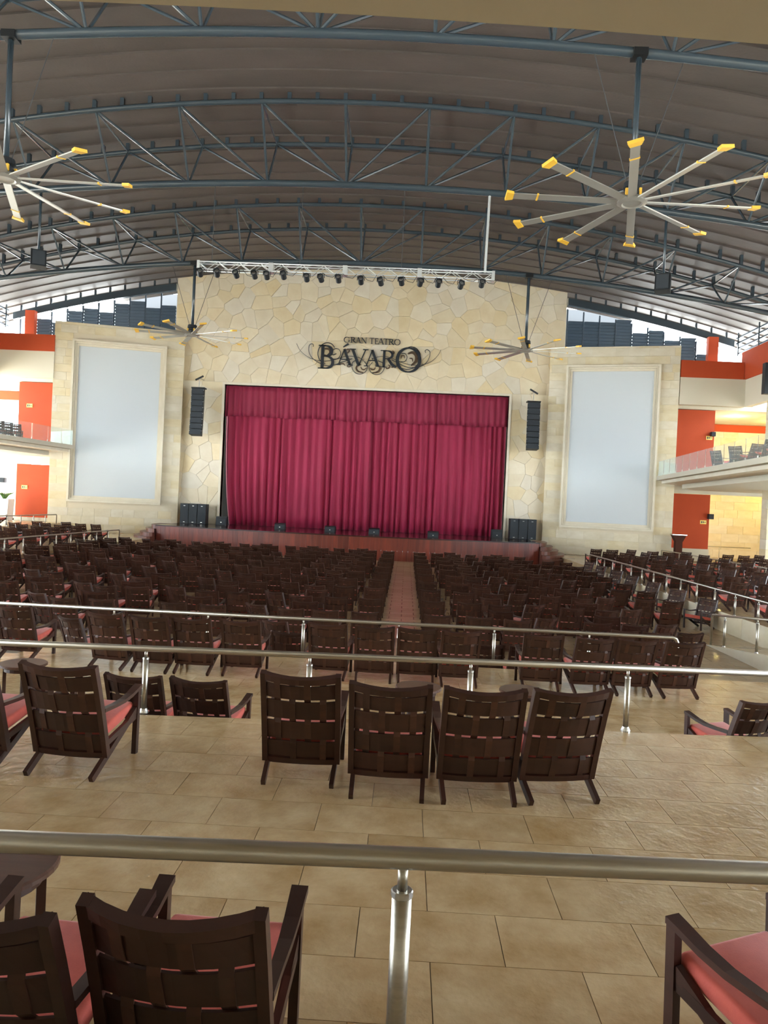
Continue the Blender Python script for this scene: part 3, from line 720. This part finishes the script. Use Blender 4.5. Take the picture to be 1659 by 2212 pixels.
# ------------------------------------------------------------------ loudspeakers on and over the stage
def sub(x, y, lab):
    t = thing('subwoofer_cabinet', lab, 'speaker', (x, y, ZS), group='subwoofers beside the curtain')
    MB().box((0, 0, .72), (.61, .75, 1.44)).build('cabinet', 'black_box', t, bevel=.015)
    MB().box((0, -.385, .72), (.56, .02, 1.34)).build('grille', 'black_grille', t)
    for z in (.12, 1.28): MB().box((0, -.405, z), (.12, .02, .03)).build('badge', 'chrome', t)
for k in range(3):
    sub(-15.88 + k * .63, 53.0, '%s of three black subwoofers left of the curtain' % ['leftmost', 'middle', 'rightmost'][k])
    sub(7.68 + k * .63, 53.0, '%s of three black subwoofers right of the curtain' % ['leftmost', 'middle', 'rightmost'][k])
for k, (p, w, h, lab) in enumerate((((479, 1133), .78, .62, 'upright black monitor speaker at the left foot of the curtain'), ((1072, 1166), .78, .62, 'upright black monitor speaker at the right foot of the curtain'), ((605, 1143), .72, .42, 'black wedge monitor on the stage, first from the left'), ((713, 1149), .72, .42, 'black wedge monitor on the stage, second from the left'), ((808, 1154), .72, .42, 'black wedge monitor on the stage, third from the left'), ((935, 1161), .72, .42, 'black wedge monitor on the stage, rightmost of the four'))):
    c = PZ(*p, ZS); yy = min(c[1], 53.2)
    if k > 1: yy = max(yy, stage_y(c[0]) + .5)
    else: yy = 52.6
    x = PY(*p, yy)[0]
    t = thing('monitor_speaker', lab, 'speaker', (x, yy, ZS), group='stage monitors')
    if k < 2: MB().prism([(-.25, 0), (.25, 0), (.25, h), (-.15, h)], lambda a, b, d: (d, a, b), -w / 2, w / 2).build('cabinet', 'black_box', t)
    else: MB().prism([(-.2, 0), (.26, 0), (.26, .2), (.02, h), (-.2, h * .8)], lambda a, b, d: (d, a, b), -w / 2, w / 2).build('cabinet', 'black_box', t)
    MB().box((0, -.215 if k > 1 else -.26, h * .42), (w * .85, .015, h * .6)).build('grille', 'black_grille', t)
    MB().box((0, -.23 if k > 1 else -.272, h * .35), (.08, .015, .06)).build('badge', 'chrome', t)
def line_array(x, zt, sgn, lab):
    t = thing('line_array', lab, 'speaker', (x, 52.8, 0), group='hanging line arrays'); z = zt; y = 0; ang = 0
    MB().box((0, .1, z + .05), (.95, .6, .08)).build('flying_frame', 'dark_metal', t)
    MB().tube([(0, .1, z + .05), (0, .1, z + .7)], .03, 6).build('hoist_chain', 'chrome', t)
    MB().bar((-.25 * sgn, .0, z + .62), (.25 * sgn, .2, z + .95), .14, .12).build('hoist_motor', 'black_box', t)
    MB().tube([(0, .1, z + .8), (0, 1.2, z + .8)], .05, 6).build('wall_arm', 'stone_trim', t)
    for k in range(8):
        M = Matrix.Rotation(radians(ang), 3, 'X'); h = .42
        c = Vector((0, y, z - h / 2))
        bb = MB().prism([(-.45, -.2), (.45, -.2), (.38, .32), (-.38, .32)], lambda a, b, d: tuple(Vector((0, 0, 0)) + M @ Vector((a, b, d))), -.195, .195)
        m = bb.build('array_box', 'black_box', t, loc=c)
        MB().box((0, 0, 0), (.8, .02, .36), M).build('grille', 'black_grille', m, loc=M @ Vector((0, -.212, 0)))
        for s in (-1, 1): MB().box((s * .43, -.215, .1), (.035, .02, .035)).build('lock_pin', 'chrome', m)
        z -= h; ang -= 1.4; y += -h * sin(radians(ang)) * -1 * .6
line_array(-15.28, 9.40, 1, 'black hanging line array left of the curtain')
line_array(8.66, 9.42, -1, 'black hanging line array right of the curtain')
# ------------------------------------------------------------------ ceiling fans
def fan(x, Y, z, ang, lab, R=3.8):
    t = thing('ceiling_fan', lab, 'fan', (x, Y, z), group='large ten-blade ceiling fans')
    zt = bot_z(x) - z
    MB().tube([(0, 0, .55), (0, 0, zt)], .085, 10).build('drop_rod', 'blue_steel', t, True)
    MB().box((0, 0, zt - .05), (.42, .42, .22)).build('rod_clamp', 'dark_metal', t)
    MB().lathe([(.12, .62), (.26, .58), (.28, .42), (.2, .36), (.2, .30), (.26, .26), (.26, .14), (.14, .1)]).build('motor', 'black_box', t)
    for a in (.6, 2.2, 3.8, 5.4): MB().box((.27 * cos(a), .27 * sin(a), .26), (.07, .07, .2)).build('motor_bracket', 'yellow', t)
    MB().lathe([(.16, .12), (.42, .09), (.44, .0), (.30, -.05), (.26, -.02)], n=20).build('hub', 'blade_alu', t)
    M2 = Matrix.Rotation(radians(12), 3, 'X')
    bl = MB().box((R / 2 + .1, 0, .03), (R - .55, .24, .035), M2).mesh('blade', 'blade_alu')
    tp = MB().prism([(-.16, -.14), (.06, -.2), (.06, .2), (-.16, .14)], lambda a, b, d: tuple(M2 @ Vector((a, b, d))), -.035, .05).mesh('blade_tip', 'yellow')
    bd = MB().box((0, 0, 0), (.05, .27, .06), M2).mesh('blade_band', 'yellow')
    for k in range(10):
        a = ang + k * pi / 5
        o = link('blade', bl, t, (0, 0, 0), a)
        link('blade_tip', tp, o, (R - .12, 0, .03)); link('blade_band', bd, o, (R * .74, 0, .03))
    for s in (-1, 1):
        for q in ((1.1, 0),):
            MB().tube([(s * .15, 0, .5), (s * 1.35, 0, bot_z(x + s * 1.35) - z)], .014, 5).build('guy_wire', 'cable', t)
fan(6.24, 22.2, 10.98, radians(2.6), 'large ten-blade fan close overhead on the right with yellow blade tips')
fan(-12.61, 22.2, 11.08, radians(4.7), 'large ten-blade fan close overhead at the left edge with yellow tips')
fan(-13.06, 43.3, 11.15, radians(8.8), 'distant ten-blade fan hanging before the stone wall left of the sign', 3.3)
fan(6.48, 43.3, 11.0, radians(5.1), 'distant ten-blade fan hanging before the stone wall right of the sign', 3.3)
# boxes on poles from the middle truss
for p, lab, ro in (((83, 560), 'grey loudspeaker box on a pole from the roof truss, left', .5), ((1432, 612), 'dark moving-light box on a pole from the roof truss, right', -.4)):
    c = PY(*p, 32.7); t = thing('hanging_speaker', lab, 'speaker', (c[0], 32.7, c[2]), ro, group='boxes hung from the middle truss')
    MB().tube([(0, .1, .3), (0, .1, bot_z(c[0]) - c[2])], .06, 8).build('drop_pole', 'blue_steel', t, True)
    MB().box((0, .1, 0), (.12, .5, .7)).build('yoke', 'dark_metal', t)
    MB().prism([(-.3, -.35), (.25, -.4), (.3, .4), (-.2, .38)], lambda a, b, d: (d, a, b), -.32, .32).build('cabinet', 'black_box', t)
    MB().box((0, -.31, 0), (.52, .02, .6)).build('grille', 'black_grille', t)
# ------------------------------------------------------------------ lighting bar
a = PY(428, 572, 32.7); b = PY(1068, 596, 32.7); zL = (a[2] + b[2]) / 2 - .05; xa, xb = a[0], b[0]
lt = thing('lighting_truss', 'silver aluminium box truss hanging before the stage wall with spotlights', 'truss', ((xa + xb) / 2, 32.7, zL))
hw = (xb - xa) / 2; q = .165
for y in (-q, q):
    for z in (-q, q): MB().tube([(-hw, y, z), (hw, y, z)], .03, 8).build('chord', 'alu', lt, True)
nb = 28
for k in range(nb):
    x0 = -hw + 2 * hw * k / nb; x1 = -hw + 2 * hw * (k + 1) / nb; s = 1 if k % 2 else -1
    for y in (-q, q): MB().tube([(x0, y, -q * s), (x1, y, q * s)], .016, 5).build('lacing', 'alu', lt)
    MB().tube([(x0, -q * s, q), (x1, q * s, q)], .014, 5).build('lacing', 'alu', lt)
for k in range(5):
    x = -hw + 2 * hw * k / 4
    MB().box((x + (.06 if k == 0 else -.06 if k == 4 else 0), 0, 0), (.12 if k in (0, 4) else .2, 2 * q + .08, 2 * q + .08)).build('joint_plate', 'alu', lt)
for px in (458, 648, 868): 
    x = PY(px, 560, 32.7)[0]; MB().tube([(x - (xa + xb) / 2, 0, q), (x - (xa + xb) / 2, 0, bot_z(x) - zL)], .016, 5).build('suspension_cable', 'cable', lt)
x = PY(1048, 580, 32.7)[0]; MB().tube([(x - (xa + xb) / 2, 0, q), (x - (xa + xb) / 2 + .05, 0, bot_z(x) - zL)], .06, 6).build('cable_conduit', 'alu', lt)
for k in range(15):
    x0 = -hw + .3 + k * .88; dz = random.uniform(.12, .3)
    MB().tube([(x0, -.2, -q), (x0 + .2, -.22, -q - dz * .8), (x0 + .45, -.2, -q - dz), (x0 + .62, -.2, -q)], .012, 5).build('hanging_cable', 'cable', lt)
SPOT = [(420 + x / 4.88, 550 + y / 4.88) for x, y in ((60, 190), (237, 193), (437, 205), (632, 213), (762, 220), (938, 218), (1182, 243), (1332, 248), (1518, 255))] + \
       [(740 + x / 4.88, 550 + y / 4.88) for x, y in ((193, 273), (400, 285), (620, 283), (820, 293), (1010, 302), (1248, 320), (1468, 305))]
for k, p in enumerate(SPOT):
    c = PY(*p, 32.5); zt = zL - q
    t = thing('spotlight', '%s black spotlight from the left on the silver truss' % ORD[k + 1], 'spotlight', (c[0], 32.5, c[2]), random.uniform(-.2, .2), group='spotlights on the lighting truss')
    M = Matrix.Rotation(radians(62), 3, 'X')
    b = MB().lathe([(.06, -.2), (.12, -.17), (.125, .05), (.135, .06), (.135, .16), (.11, .16), (.10, .10)], n=14)
    b.v = [tuple(M @ Vector(v)) for v in b.v]; b.build('lamp_can', 'black_box', t)
    lz = MB().lathe([(.10, .115), (.07, .135)], n=14); lz.v = [tuple(M @ Vector(v)) for v in lz.v]; lz.build('lens', 'chrome', t)
    MB().tube([(-.16, 0, 0), (-.15, 0, .18), (0, .05, .24), (.15, 0, .18), (.16, 0, 0)], .016, 5).build('yoke', 'dark_metal', t)
    MB().tube([(0, .05, .24), (0, .05, zt - c[2] + .02)], .02, 6).build('hook_clamp', 'dark_metal', t)

# ------------------------------------------------------------------ steel railings
def railing(pts, zf, h, posts, lab, r=.033, ends=(False, False), zs=None):
    """pts: plan polyline of the rail; zf floor height at each point; posts: fractions along"""
    t = thing('steel_railing', lab, 'railing', group='brushed steel railings')
    P = [Vector((p[0], p[1], z + h)) for p, z in zip(pts, zf)]
    path = list(P)
    if ends[0]: path = [P[0] + Vector((0, 0, -h + .01))] + [P[0] + Vector((0, 0, -.06)), P[0] + (P[1] - P[0]).normalized() * .06] + path[1:]
    if ends[1]:
        d = (P[-2] - P[-1]).normalized(); path = path[:-1] + [P[-1] + d * .09, P[-1] + d * .03 + Vector((0, 0, -.025)), P[-1] + Vector((0, 0, -.09)), P[-1] + Vector((0, 0, -h + .01 if ends[1] == 2 else -.2))]
    MB().tube(path, r, 14).build('handrail', 'steel', t, True)
    for a, b, f in posts:
        p = P[a] + (P[b] - P[a]) * f; b0 = p.z - h
        po = MB().tube([(0, 0, 0.02), (0, 0, h - .10)], .030, 12).build('post', 'steel', t, True, loc=(p.x, p.y, b0))
        MB().tube([(0, 0, h - .10), (0, 0, h - r * .6)], .0155, 10).build('neck', 'steel', po, True)
        MB().lathe([(.032, h - .115), (.034, h - .112), (.034, h - .098), (.030, h - .095)], n=14).build('collar', 'chrome', po)
        MB().lathe([(.052, 0), (.052, .012), (.042, .03), (.034, .05), (.031, .05)], n=16).build('base_flange', 'chrome', po)
    return t
# nearest, across the foreground
a, b = PZ(0, 1817, .69), PZ(1659, 1886, .69); d = (b - a) / (b[0] - a[0])
A, Bp = a - d * 4.5, b + d * 4.5
px = PZ(872, 1853, .69)[0]; Lx = Bp[0] - A[0]
railing([A, Bp], [0, 0], .69, [(0, 1, (px + k * 1.76 - A[0]) / Lx) for k in (-2, -1, 0, 1, 2)], 'thick steel railing nearest the camera, across the whole foreground')
a, b = PZ(0, 1388, .09), PZ(1659, 1455, .09); d = (b - a) / (b[0] - a[0]); A, Bp = a - d * 6, b + d * 5; Lx = Bp[0] - A[0]
railing([A, Bp], [-.6, -.6], .69, [(0, 1, (PZ(q, y, .09)[0] - A[0]) / Lx) for q, y in ((-40, 1388), (314, 1402), (668, 1418), (1019, 1432), (1363, 1447), (1715, 1458))], 'steel railing behind the row of four chairs on the middle terrace')
a, b = PZ(0, 1303, -.51), PZ(1464, 1378, -.51); d = (b - a) / (b[0] - a[0]); A = a - d * 6; Lx = b[0] - A[0]
railing([A, b], [-1.2, -1.2], .69, [(0, 1, (PZ(q, y, -.51)[0] - A[0]) / Lx) for q, y in ((45, 1305), (249, 1315), (452, 1325), (656, 1337), (862, 1347), (1068, 1357), (1273, 1368))], 'thin steel railing at the edge of the hall floor, right end bent down', ends=(False, 2))
railing([(10.2, 41), (10.2, 14)], [-1.2, -1.2], .69, [(0, 1, (41 - (41 - k * 1.5)) / 27) for k in range(1, 18)], 'long steel railing along the raised platform on the right', ends=(True, False))
railing([(8.72, 21.05), (8.72, 14)], [-1.79, -1.02], .86, [(0, 1, .12), (0, 1, .38), (0, 1, .64), (0, 1, .9)], 'short steel railing on the kerb of the ramp at right', ends=(True, False))
railing([(17.5, 51.0), (17.7, 30)], [-1.2, -1.2], .69, [(0, 1, k * 1.6 / 21) for k in range(1, 13)], 'far steel railing at the right below the gallery', ends=(True, False))
railing([(-17.0, 43.6), (-17.8, 14)], [-1.2, -1.2], .69, [(0, 1, k * 1.5 / 29.6) for k in range(1, 19)], 'steel railing along the raised platform on the left', ends=(True, False))
railing([(-23.55, 49.3), (-23.9, 25)], [-.6, -.6], .62, [(0, 1, k * 1.5 / 24.3) for k in range(1, 15)], 'far steel railing at the left below the gallery', ends=(True, False))
railing([(20.2, 56.5), (26, 56.5)], [-1.2, -1.2], .9, [(0, 1, .3), (0, 1, .6)], 'short steel railing in the yellow passage at right', ends=(True, False))

# ------------------------------------------------------------------ tables
def make_table(lod):
    p = {}
    if lod == 0:
        p['table_top'] = MB().lathe([(.295, .47), (.315, .48), (.315, .50), (.305, .51), (0.001, .51)], n=40).mesh('table_top', 'table_wood')
        for k in range(4):
            a = k * pi / 2 + .5; p['leg%d' % k] = MB().bar((.23 * cos(a), .23 * sin(a), 0), (.23 * cos(a), .23 * sin(a), .48), .05, .045, up=(cos(a), sin(a), 0)).mesh('leg', 'chair_wood')
        p['apron'] = MB().lathe([(.22, .41), (.245, .41), (.245, .48), (.22, .48)], n=24).mesh('apron', 'chair_wood')
    else:
        p['table_top'] = MB().lathe([(.30, .48), (.31, .49), (.31, .51), (0.001, .51)], n=18).mesh('table_top', 'table_wood')
        b = MB().lathe([(.19, 0), (.19, .02), (.04, .05), (.04, .47), (.1, .485)], n=8); p['pedestal'] = b.mesh('pedestal', 'chair_wood')
    return p
TABLE = [make_table(0), make_table(1)]
def table(x, y, z, lod, lab, rz=0):
    t = thing('side_table', lab, 'table', (x, y, z), rz, group='small round tables between the chairs')
    for k, me in TABLE[lod].items(): link(me.name.split('.')[0], me, t)

# ------------------------------------------------------------------ chairs (face +Y, origin on the floor)
BB, BT = (-.20, .15), (-.47, .95)
def bk(s, t, off=0.0, bow=.075):
    """point on the back: s across in metres, t up 0..1, off to the rear"""
    y = BB[0] + (BT[0] - BB[0]) * (t + .18 * t * (t - 1)); z = BB[1] + (BT[1] - BB[1]) * t
    y -= bow * (1 - (s / .29) ** 2) * (.35 + .65 * t)
    z -= .022 * (1 - (s / .30) ** 2) * max(0, t - .6) / .4 * (bow > 0)
    return (s, y - off * .95, z - off * .33)
def back_band(s0, s1, t0, t1, off, th, n):
    vs = []; 
    for i in range(n + 1):
        s = s0 + (s1 - s0) * i / n
        vs += [bk(s, t0, off), bk(s, t1, off), bk(s, t1, off + th), bk(s, t0, off + th)]
    fs = [(0, 1, 2, 3), (4 * n + 3, 4 * n + 2, 4 * n + 1, 4 * n)]
    for i in range(n):
        for k in range(4): fs.append((4 * i + k, 4 * i + (k + 1) % 4, 4 * i + 4 + (k + 1) % 4, 4 * i + 4 + k))
    return MB().add(vs, fs)
BANDS = [(.065, .243), (.275, .475), (.507, .71), (.742, .902)]
STRAPS = [-.186, -.062, .062, .186]
def chair_parts(lod):
    P = []
    def add(name, mb, m, smooth=False, bevel=0): P.append((name, mb, m, smooth, bevel))
    hw = .305
    for s in (-1, 1):
        x = s * hw
        add('front_leg', MB().bar((x, .33, 0), (x, .345, .60), .042, .05, up=(0, 1, 0)), 'chair_wood')
        add('rear_leg', MB().bar((x * .985, .325, .40), (x * .92, -.40, .018), .036, .058), 'chair_wood')
        st = [(x, bk(0, t, 0, 0)[1], bk(0, t, 0, 0)[2]) for t in (0, .25, .5, .75, 1)]
        b = MB()
        for p, q in zip(st[:-1], st[1:]): b.bar(p, q, .045, .055, up=(0, 1, 0))
        add('back_post', b, 'chair_wood')
        ar = [(.36, .605), (.30, .592), (.18, .562), (.05, .545), (-.10, .545), (-.30, .555)]
        b = MB(); vs = []
        for y, z in ar:
            w = .026 + .012 * max(0, (y + .1) / .46); vs += [(x - w, y, z - .014), (x + w, y, z - .014), (x + w, y, z + .016), (x - w, y, z + .016)]
        n = len(ar); fs = [(0, 1, 2, 3), tuple(4 * n - 4 + k for k in (3, 2, 1, 0))]
        for i in range(n - 1):
            for k in range(4): fs.append((4 * i + k, 4 * i + (k + 1) % 4, 4 * i + 4 + (k + 1) % 4, 4 * i + 4 + k))
        b.add(vs, fs); add('armrest', b, 'chair_wood')
        add('seat_rail', MB().bar((x * .99, .33, .345), (x * .99, -.24, .255), .03, .05), 'chair_wood')
    add('front_rail', MB().bar((-hw, .33, .34), (hw, .33, .34), .03, .06), 'chair_wood')
    add('seat_cushion', MB().hexa([(-.27, -.22, .275), (.27, -.22, .275), (.27, .35, .365), (-.27, .35, .365), (-.27, -.235, .375), (.27, -.235, .375), (.27, .35, .465), (-.27, .35, .465)]), 'coral_cushion', lod == 0, .028 if lod == 0 else 0)
    nseg = 8 if lod == 0 else 3
    add('top_rail', back_band(-.31, .31, .93, 1.0, -.022, .05, nseg), 'chair_wood')
    add('bottom_rail', back_band(-.30, .30, -.01, .05, -.018, .04, nseg), 'chair_wood')
    for k, (a, b) in enumerate(BANDS): add('slat', back_band(-.29, .29, a, b, 0.0, .012, nseg), 'chair_wood')
    for c, s in enumerate(STRAPS):
        if lod == 0:
            b = MB(); seq = []
            for k, (t0, t1) in enumerate(BANDS):
                o = .013 if (k + c) % 2 else -.010
                seq += [(t0 + .015, o), (t1 - .015, o)]
            seq = [(.02, seq[0][1])] + seq + [(.95, seq[-1][1])]
            vs = []
            for t, o in seq:
                vs += [bk(s - .026, t, o), bk(s + .026, t, o), bk(s + .026, t, o + .007), bk(s - .026, t, o + .007)]
            n = len(seq); fs = [(0, 1, 2, 3), tuple(4 * n - 4 + k for k in (3, 2, 1, 0))]
            for i in range(n - 1):
                for k in range(4): fs.append((4 * i + k, 4 * i + (k + 1) % 4, 4 * i + 4 + (k + 1) % 4, 4 * i + 4 + k))
            add('strap', b.add(vs, fs), 'strap_wood')
        else:
            b = MB()
            for k, (t0, t1) in enumerate(BANDS):
                o = .013 if (k + c) % 2 else -.010
                vs = []
                for t in (t0 - .016, t1 + .016): vs += [bk(s - .026, t, o), bk(s + .026, t, o), bk(s + .026, t, o + .007), bk(s - .026, t, o + .007)]
                b.hexa([vs[0], vs[1], vs[2], vs[3], vs[4], vs[5], vs[6], vs[7]])
            add('strap', b, 'strap_wood')
    return P
full = [(n, mb.mesh(n, m, sm, bv)) for n, mb, m, sm, bv in chair_parts(0)]
lowp = chair_parts(1)
def joined(names, m, name):
    b = MB()
    for n, mb, mm, s_, bv in lowp:
        if n in names: b.add(mb.v, mb.f)
    return b, name, m
LOW = [joined(('front_leg', 'rear_leg', 'back_post', 'armrest', 'seat_rail', 'front_rail', 'top_rail', 'bottom_rail'), 'chair_wood', 'frame'),
       joined(('slat',), 'chair_wood', 'back_slats'), joined(('strap',), 'strap_wood', 'back_straps'), joined(('seat_cushion',), 'coral_cushion', 'seat_cushion')]
low = [(n, b.mesh(n, m)) for b, n, m in LOW]
low_frame_all = None
CHAIRS = []                                   # (x, y, z, rz, label, group)
def by_back(px, py, zf, deg, label, group):
    p = PZ(px, py, zf + .95); r = radians(deg); o = .47
    CHAIRS.append((p[0] - o * sin(r), p[1] + o * cos(r), zf, r, label, group))
G2, G1, G0 = 'chairs on the middle terrace', 'chairs on the lower terrace', 'chairs on the hall floor'
W = 'dark woven-back armchair '
for px, py, dg, lab in ((650, 1455, 0, 'leftmost of the row of four in the middle'), (845, 1478, -1, 'second from left in the row of four'), (1050, 1488, 3, 'third from left in the row of four'), (1240, 1490, 11, 'rightmost of the row of four, turned left'),
                        (125, 1435, -5, 'near the left edge, full right side and coral seat showing'), (-98, 1422, -4, 'cut by the left edge on the middle terrace')):
    by_back(px, py, ZT2, dg, W + lab, G2)
by_back(372, 1958, ZT2, -2, W + 'in the left foreground just below the nearest railing', G2)
by_back(-90, 1965, ZT2, -4, W + 'cut by the left edge in the foreground beside the round table', G2)
pf, pb = PZ(1455, 1988, 0.0), PZ(1626, 2112, -.045); rr = radians(25)
x0, y0 = pf[0] + .305 * cos(rr) + .35 * sin(rr), pf[1] + .305 * sin(rr) - .35 * cos(rr)
CHAIRS.append((x0, y0, ZT2, rr, 'armchair cut by the right edge in the foreground, coral seat facing left', G2))
for px, py, dg, lab in ((287, 1458, -4, 'behind the step edge, left of a pair by the railing post'), (428, 1467, -8, 'behind the step edge, right of a pair, coral seat showing'), (1650, 1513, 22, 'cut by the right edge behind the middle terrace step')):
    by_back(px, py, ZT1, dg, W + lab, G1)
for k, (px, py, dg) in enumerate(((28, 1308, -4), (225, 1324, -9), (321, 1331, -3), (413, 1335, -3), (520, 1340, -1), (708, 1347, -4), (810, 1353, 0), (903, 1357, 0), (998, 1363, 3), (1176, 1371, 0), (1289, 1378, 6), (1380, 1382, 4), (1482, 1387, 6))):
    by_back(px, py, ZT1, dg, W + '%s from the left in the row before the thin railing' % ORD[k + 1], G1)
for k, (px, py, dg) in enumerate(((149, 1333, -25), (592, 1340, -22), (622, 1366, -4), (1055, 1391, 3), (1138, 1396, 6), (1492, 1367, 12), (1420, 1366, 3), (1352, 1362, 2))):
    by_back(px, py, ZM, dg, W + 'just beyond the thin railing, %s from the left' % ORD[k + 1], G0)
rnd = random.Random(21)
TBL = []
rows = [17.7 + 2.6 * k for k in range(10)]
def hall(x, y, deg, k, lab, z=ZM, grp=G0):
    r = radians(deg); CHAIRS.append((x - .47 * sin(r), y + .47 * cos(r), z, r, lab, grp))
for k, Y in enumerate(rows):
    row = '%s row from the stage' % ORD[10 - k]
    # left block
    x = -.86; n = 1
    hall(x, Y, 7 + rnd.uniform(-3, 3), k, 'dark armchair on the left of the aisle, ' + row)
    hall(.86, Y + .1, -7 + rnd.uniform(-3, 3), k, 'dark armchair on the right of the aisle, ' + row)
    x = -1.85; n = 1
    while x > -16.2:
        for dx, dy, dg in ((0, .0, 3), (-.86, -.08, -3), (-1.75, .45, -24), (-.62, 1.3, 16)):
            hall(x + dx + rnd.uniform(-.08, .08), Y + dy + rnd.uniform(-.1, .1), dg + rnd.uniform(-7, 7), k, 'dark armchair, %s in from the left aisle chair, %s' % (ORD[n], row)); n += 1
        TBL.append((x - 1.35, Y + 1.25, ZM, 'small round table in the left block, %s, %s from the aisle' % (row, ORD[(n - 1) // 4])))
        x -= 2.75
    x = 1.9; n = 1
    for c in range(2):
        for dx, dy, dg in ((0, .05, 0), (.86, 0, 4), (1.75, .45, 24), (.65, 1.3, -16)):
            hall(x + dx + rnd.uniform(-.08, .08), Y + dy + rnd.uniform(-.1, .1), dg + rnd.uniform(-7, 7), k, 'dark armchair, %s in from the right aisle chair, %s' % (ORD[n], row)); n += 1
        TBL.append((x + 1.35, Y + 1.25, ZM, 'small round table in the right block, %s, %s from the aisle' % (row, ORD[c + 1])))
        x += 2.75
    if 2 <= k < 9:
        for j, (dx, dy, dg, w) in enumerate(((7.55, .4, 12, 'left one'), (8.42, .35, 8, 'middle one'), (9.95, 1.55, 122, 'turned to face the camera'))):
            hall(dx + rnd.uniform(-.05, .05), Y + dy, dg + rnd.uniform(-5, 5), k, 'dark armchair below the platform railing, %s, %s' % (w, row))
    # platforms left and right
    for c, (X, sg, z, nm) in enumerate(((10.9, 1, ZT1, 'right platform beside the railing'), (14.2, 1, ZT1, 'right platform further out'), (18.6, 1, ZT1, 'right outer platform'), (-18.4, -1, ZT1, 'left platform beside the railing'), (-21.2, -1, ZT1, 'left platform further out'), (-25.0, -1, -.6, 'left outer platform'))):
        if k < 1: continue
        for j, (dx, dy, dg, w) in enumerate(((0, .3, 6, 'inner'), (.88, .25, 2, 'second'), (2.35, 1.5, 122, 'sideways turned'))):
            y = Y + dy + 1.0 + c * .35
            if y > 48.5: continue
            if sg < 0 and c == 4 and j == 2: continue
            hall(X + sg * dx, y, (dg + rnd.uniform(-6, 6)) * sg, k, '%s armchair, %s, %s' % (w, nm, row), z, 'chairs on the side platforms')
for j, (px, py, dg) in enumerate(((1540, 968, -60), (1578, 962, -50), (1600, 958, 20), (1632, 955, 10), (1655, 950, 0))):
    p = PY(px, py, (39.8, 37.0, 35.6, 33.6, 32.0)[j]); CHAIRS.append((p[0] + .45, p[1], 4.42, radians(dg), 'dark armchair behind the glass of the right gallery, %s from the stage' % ORD[j + 1], 'gallery chairs'))
for j, (px, py) in enumerate(((40, 905), (22, 903), (4, 900))):
    p = PY(px, py, 46.2 - j * .9); CHAIRS.append((p[0] - .1, p[1], 4.75, radians(20), 'dark armchair behind the glass of the left gallery, %s from the stage' % ORD[j + 1], 'gallery chairs'))
# keep what the picture can show; the 300 largest are things, the rest one mass
vis = []
seen = []
def corners(c, m):
    r = c[3]; return [(c[0] + a * cos(r) - b * sin(r), c[1] + a * sin(r) + b * cos(r)) for a, b in ((-.33 + m, -.50 + m), (.33 - m, -.50 + m), (.33 - m, .37 - m), (-.33 + m, .37 - m))]
def hit(c, s, m=.03):
    if hypot(c[0] - s[0], c[1] - s[1]) > 1.3 or abs(c[2] - s[2]) > .4: return False
    A, B = corners(c, m), corners(s, m)
    for r in (c[3], s[3]):
        for ax in ((cos(r), sin(r)), (-sin(r), cos(r))):
            a = [p[0] * ax[0] + p[1] * ax[1] for p in A]; b = [p[0] * ax[0] + p[1] * ax[1] for p in B]
            if max(a) < min(b) or max(b) < min(a): return False
    return True
for c in CHAIRS:
    q = proj((c[0], c[1], c[2] + .6))
    if q is None: continue
    if c[1] > 4 and not (-70 < q[0] < 1730): continue
    if len(seen) > 30 and any(hit(c, s) for s in seen): continue
    seen.append(c); vis.append((c[1], c))
vis.sort(key=lambda t: t[0])
small = MB(); smallc = MB(); nthing = 0
for i, (d, c) in enumerate(vis):
    x, y, z, r, lab, grp = c
    if i < 300:
        t = thing('armchair', lab, 'chair', (x, y, z), r, grp)
        for n, me in (full if d < 18.5 else low): link(n, me, t)
        nthing += 1
    else:
        M = Matrix.Translation((x, y, z)) @ Matrix.Rotation(r, 4, 'Z')
        for b, n, m in LOW:
            tgt = smallc if n == 'seat_cushion' else small
            tgt.add([tuple(M @ Vector(v)) for v in b.v], b.f)
if small.v:
    far = thing('far_armchairs', 'dense rows of small dark armchairs nearest the stage', 'chairs'); far['kind'] = 'stuff'
    o = small.build('frames', 'chair_wood', far); o['kind'] = 'stuff'
    o = smallc.build('cushions', 'coral_cushion', far); o['kind'] = 'stuff'
print('chairs', len(vis))
table(-1.95, 3.55, ZT2, 0, 'round dark wooden table at the left edge in the foreground')
for px, py, zf, lab in ((905, 1492, ZT1, 'small round table between the second and third of the four chairs'), (1135, 1500, ZT1, 'small round table behind the third and fourth of the four chairs'), (30, 1440, ZT1, 'small round table at the left edge behind the middle railing')):
    p = PZ(px, py, zf + .51); table(p[0], p[1] + .25, zf, 0, lab)
for x, y, z, lab in TBL:
    q = proj((x, y, z + .5))
    if q and -30 < q[0] < 1690 and not any(abs(x - s[0]) < .72 and abs(y - s[1]) < .62 for s in seen): table(x, y, z, 1, lab)
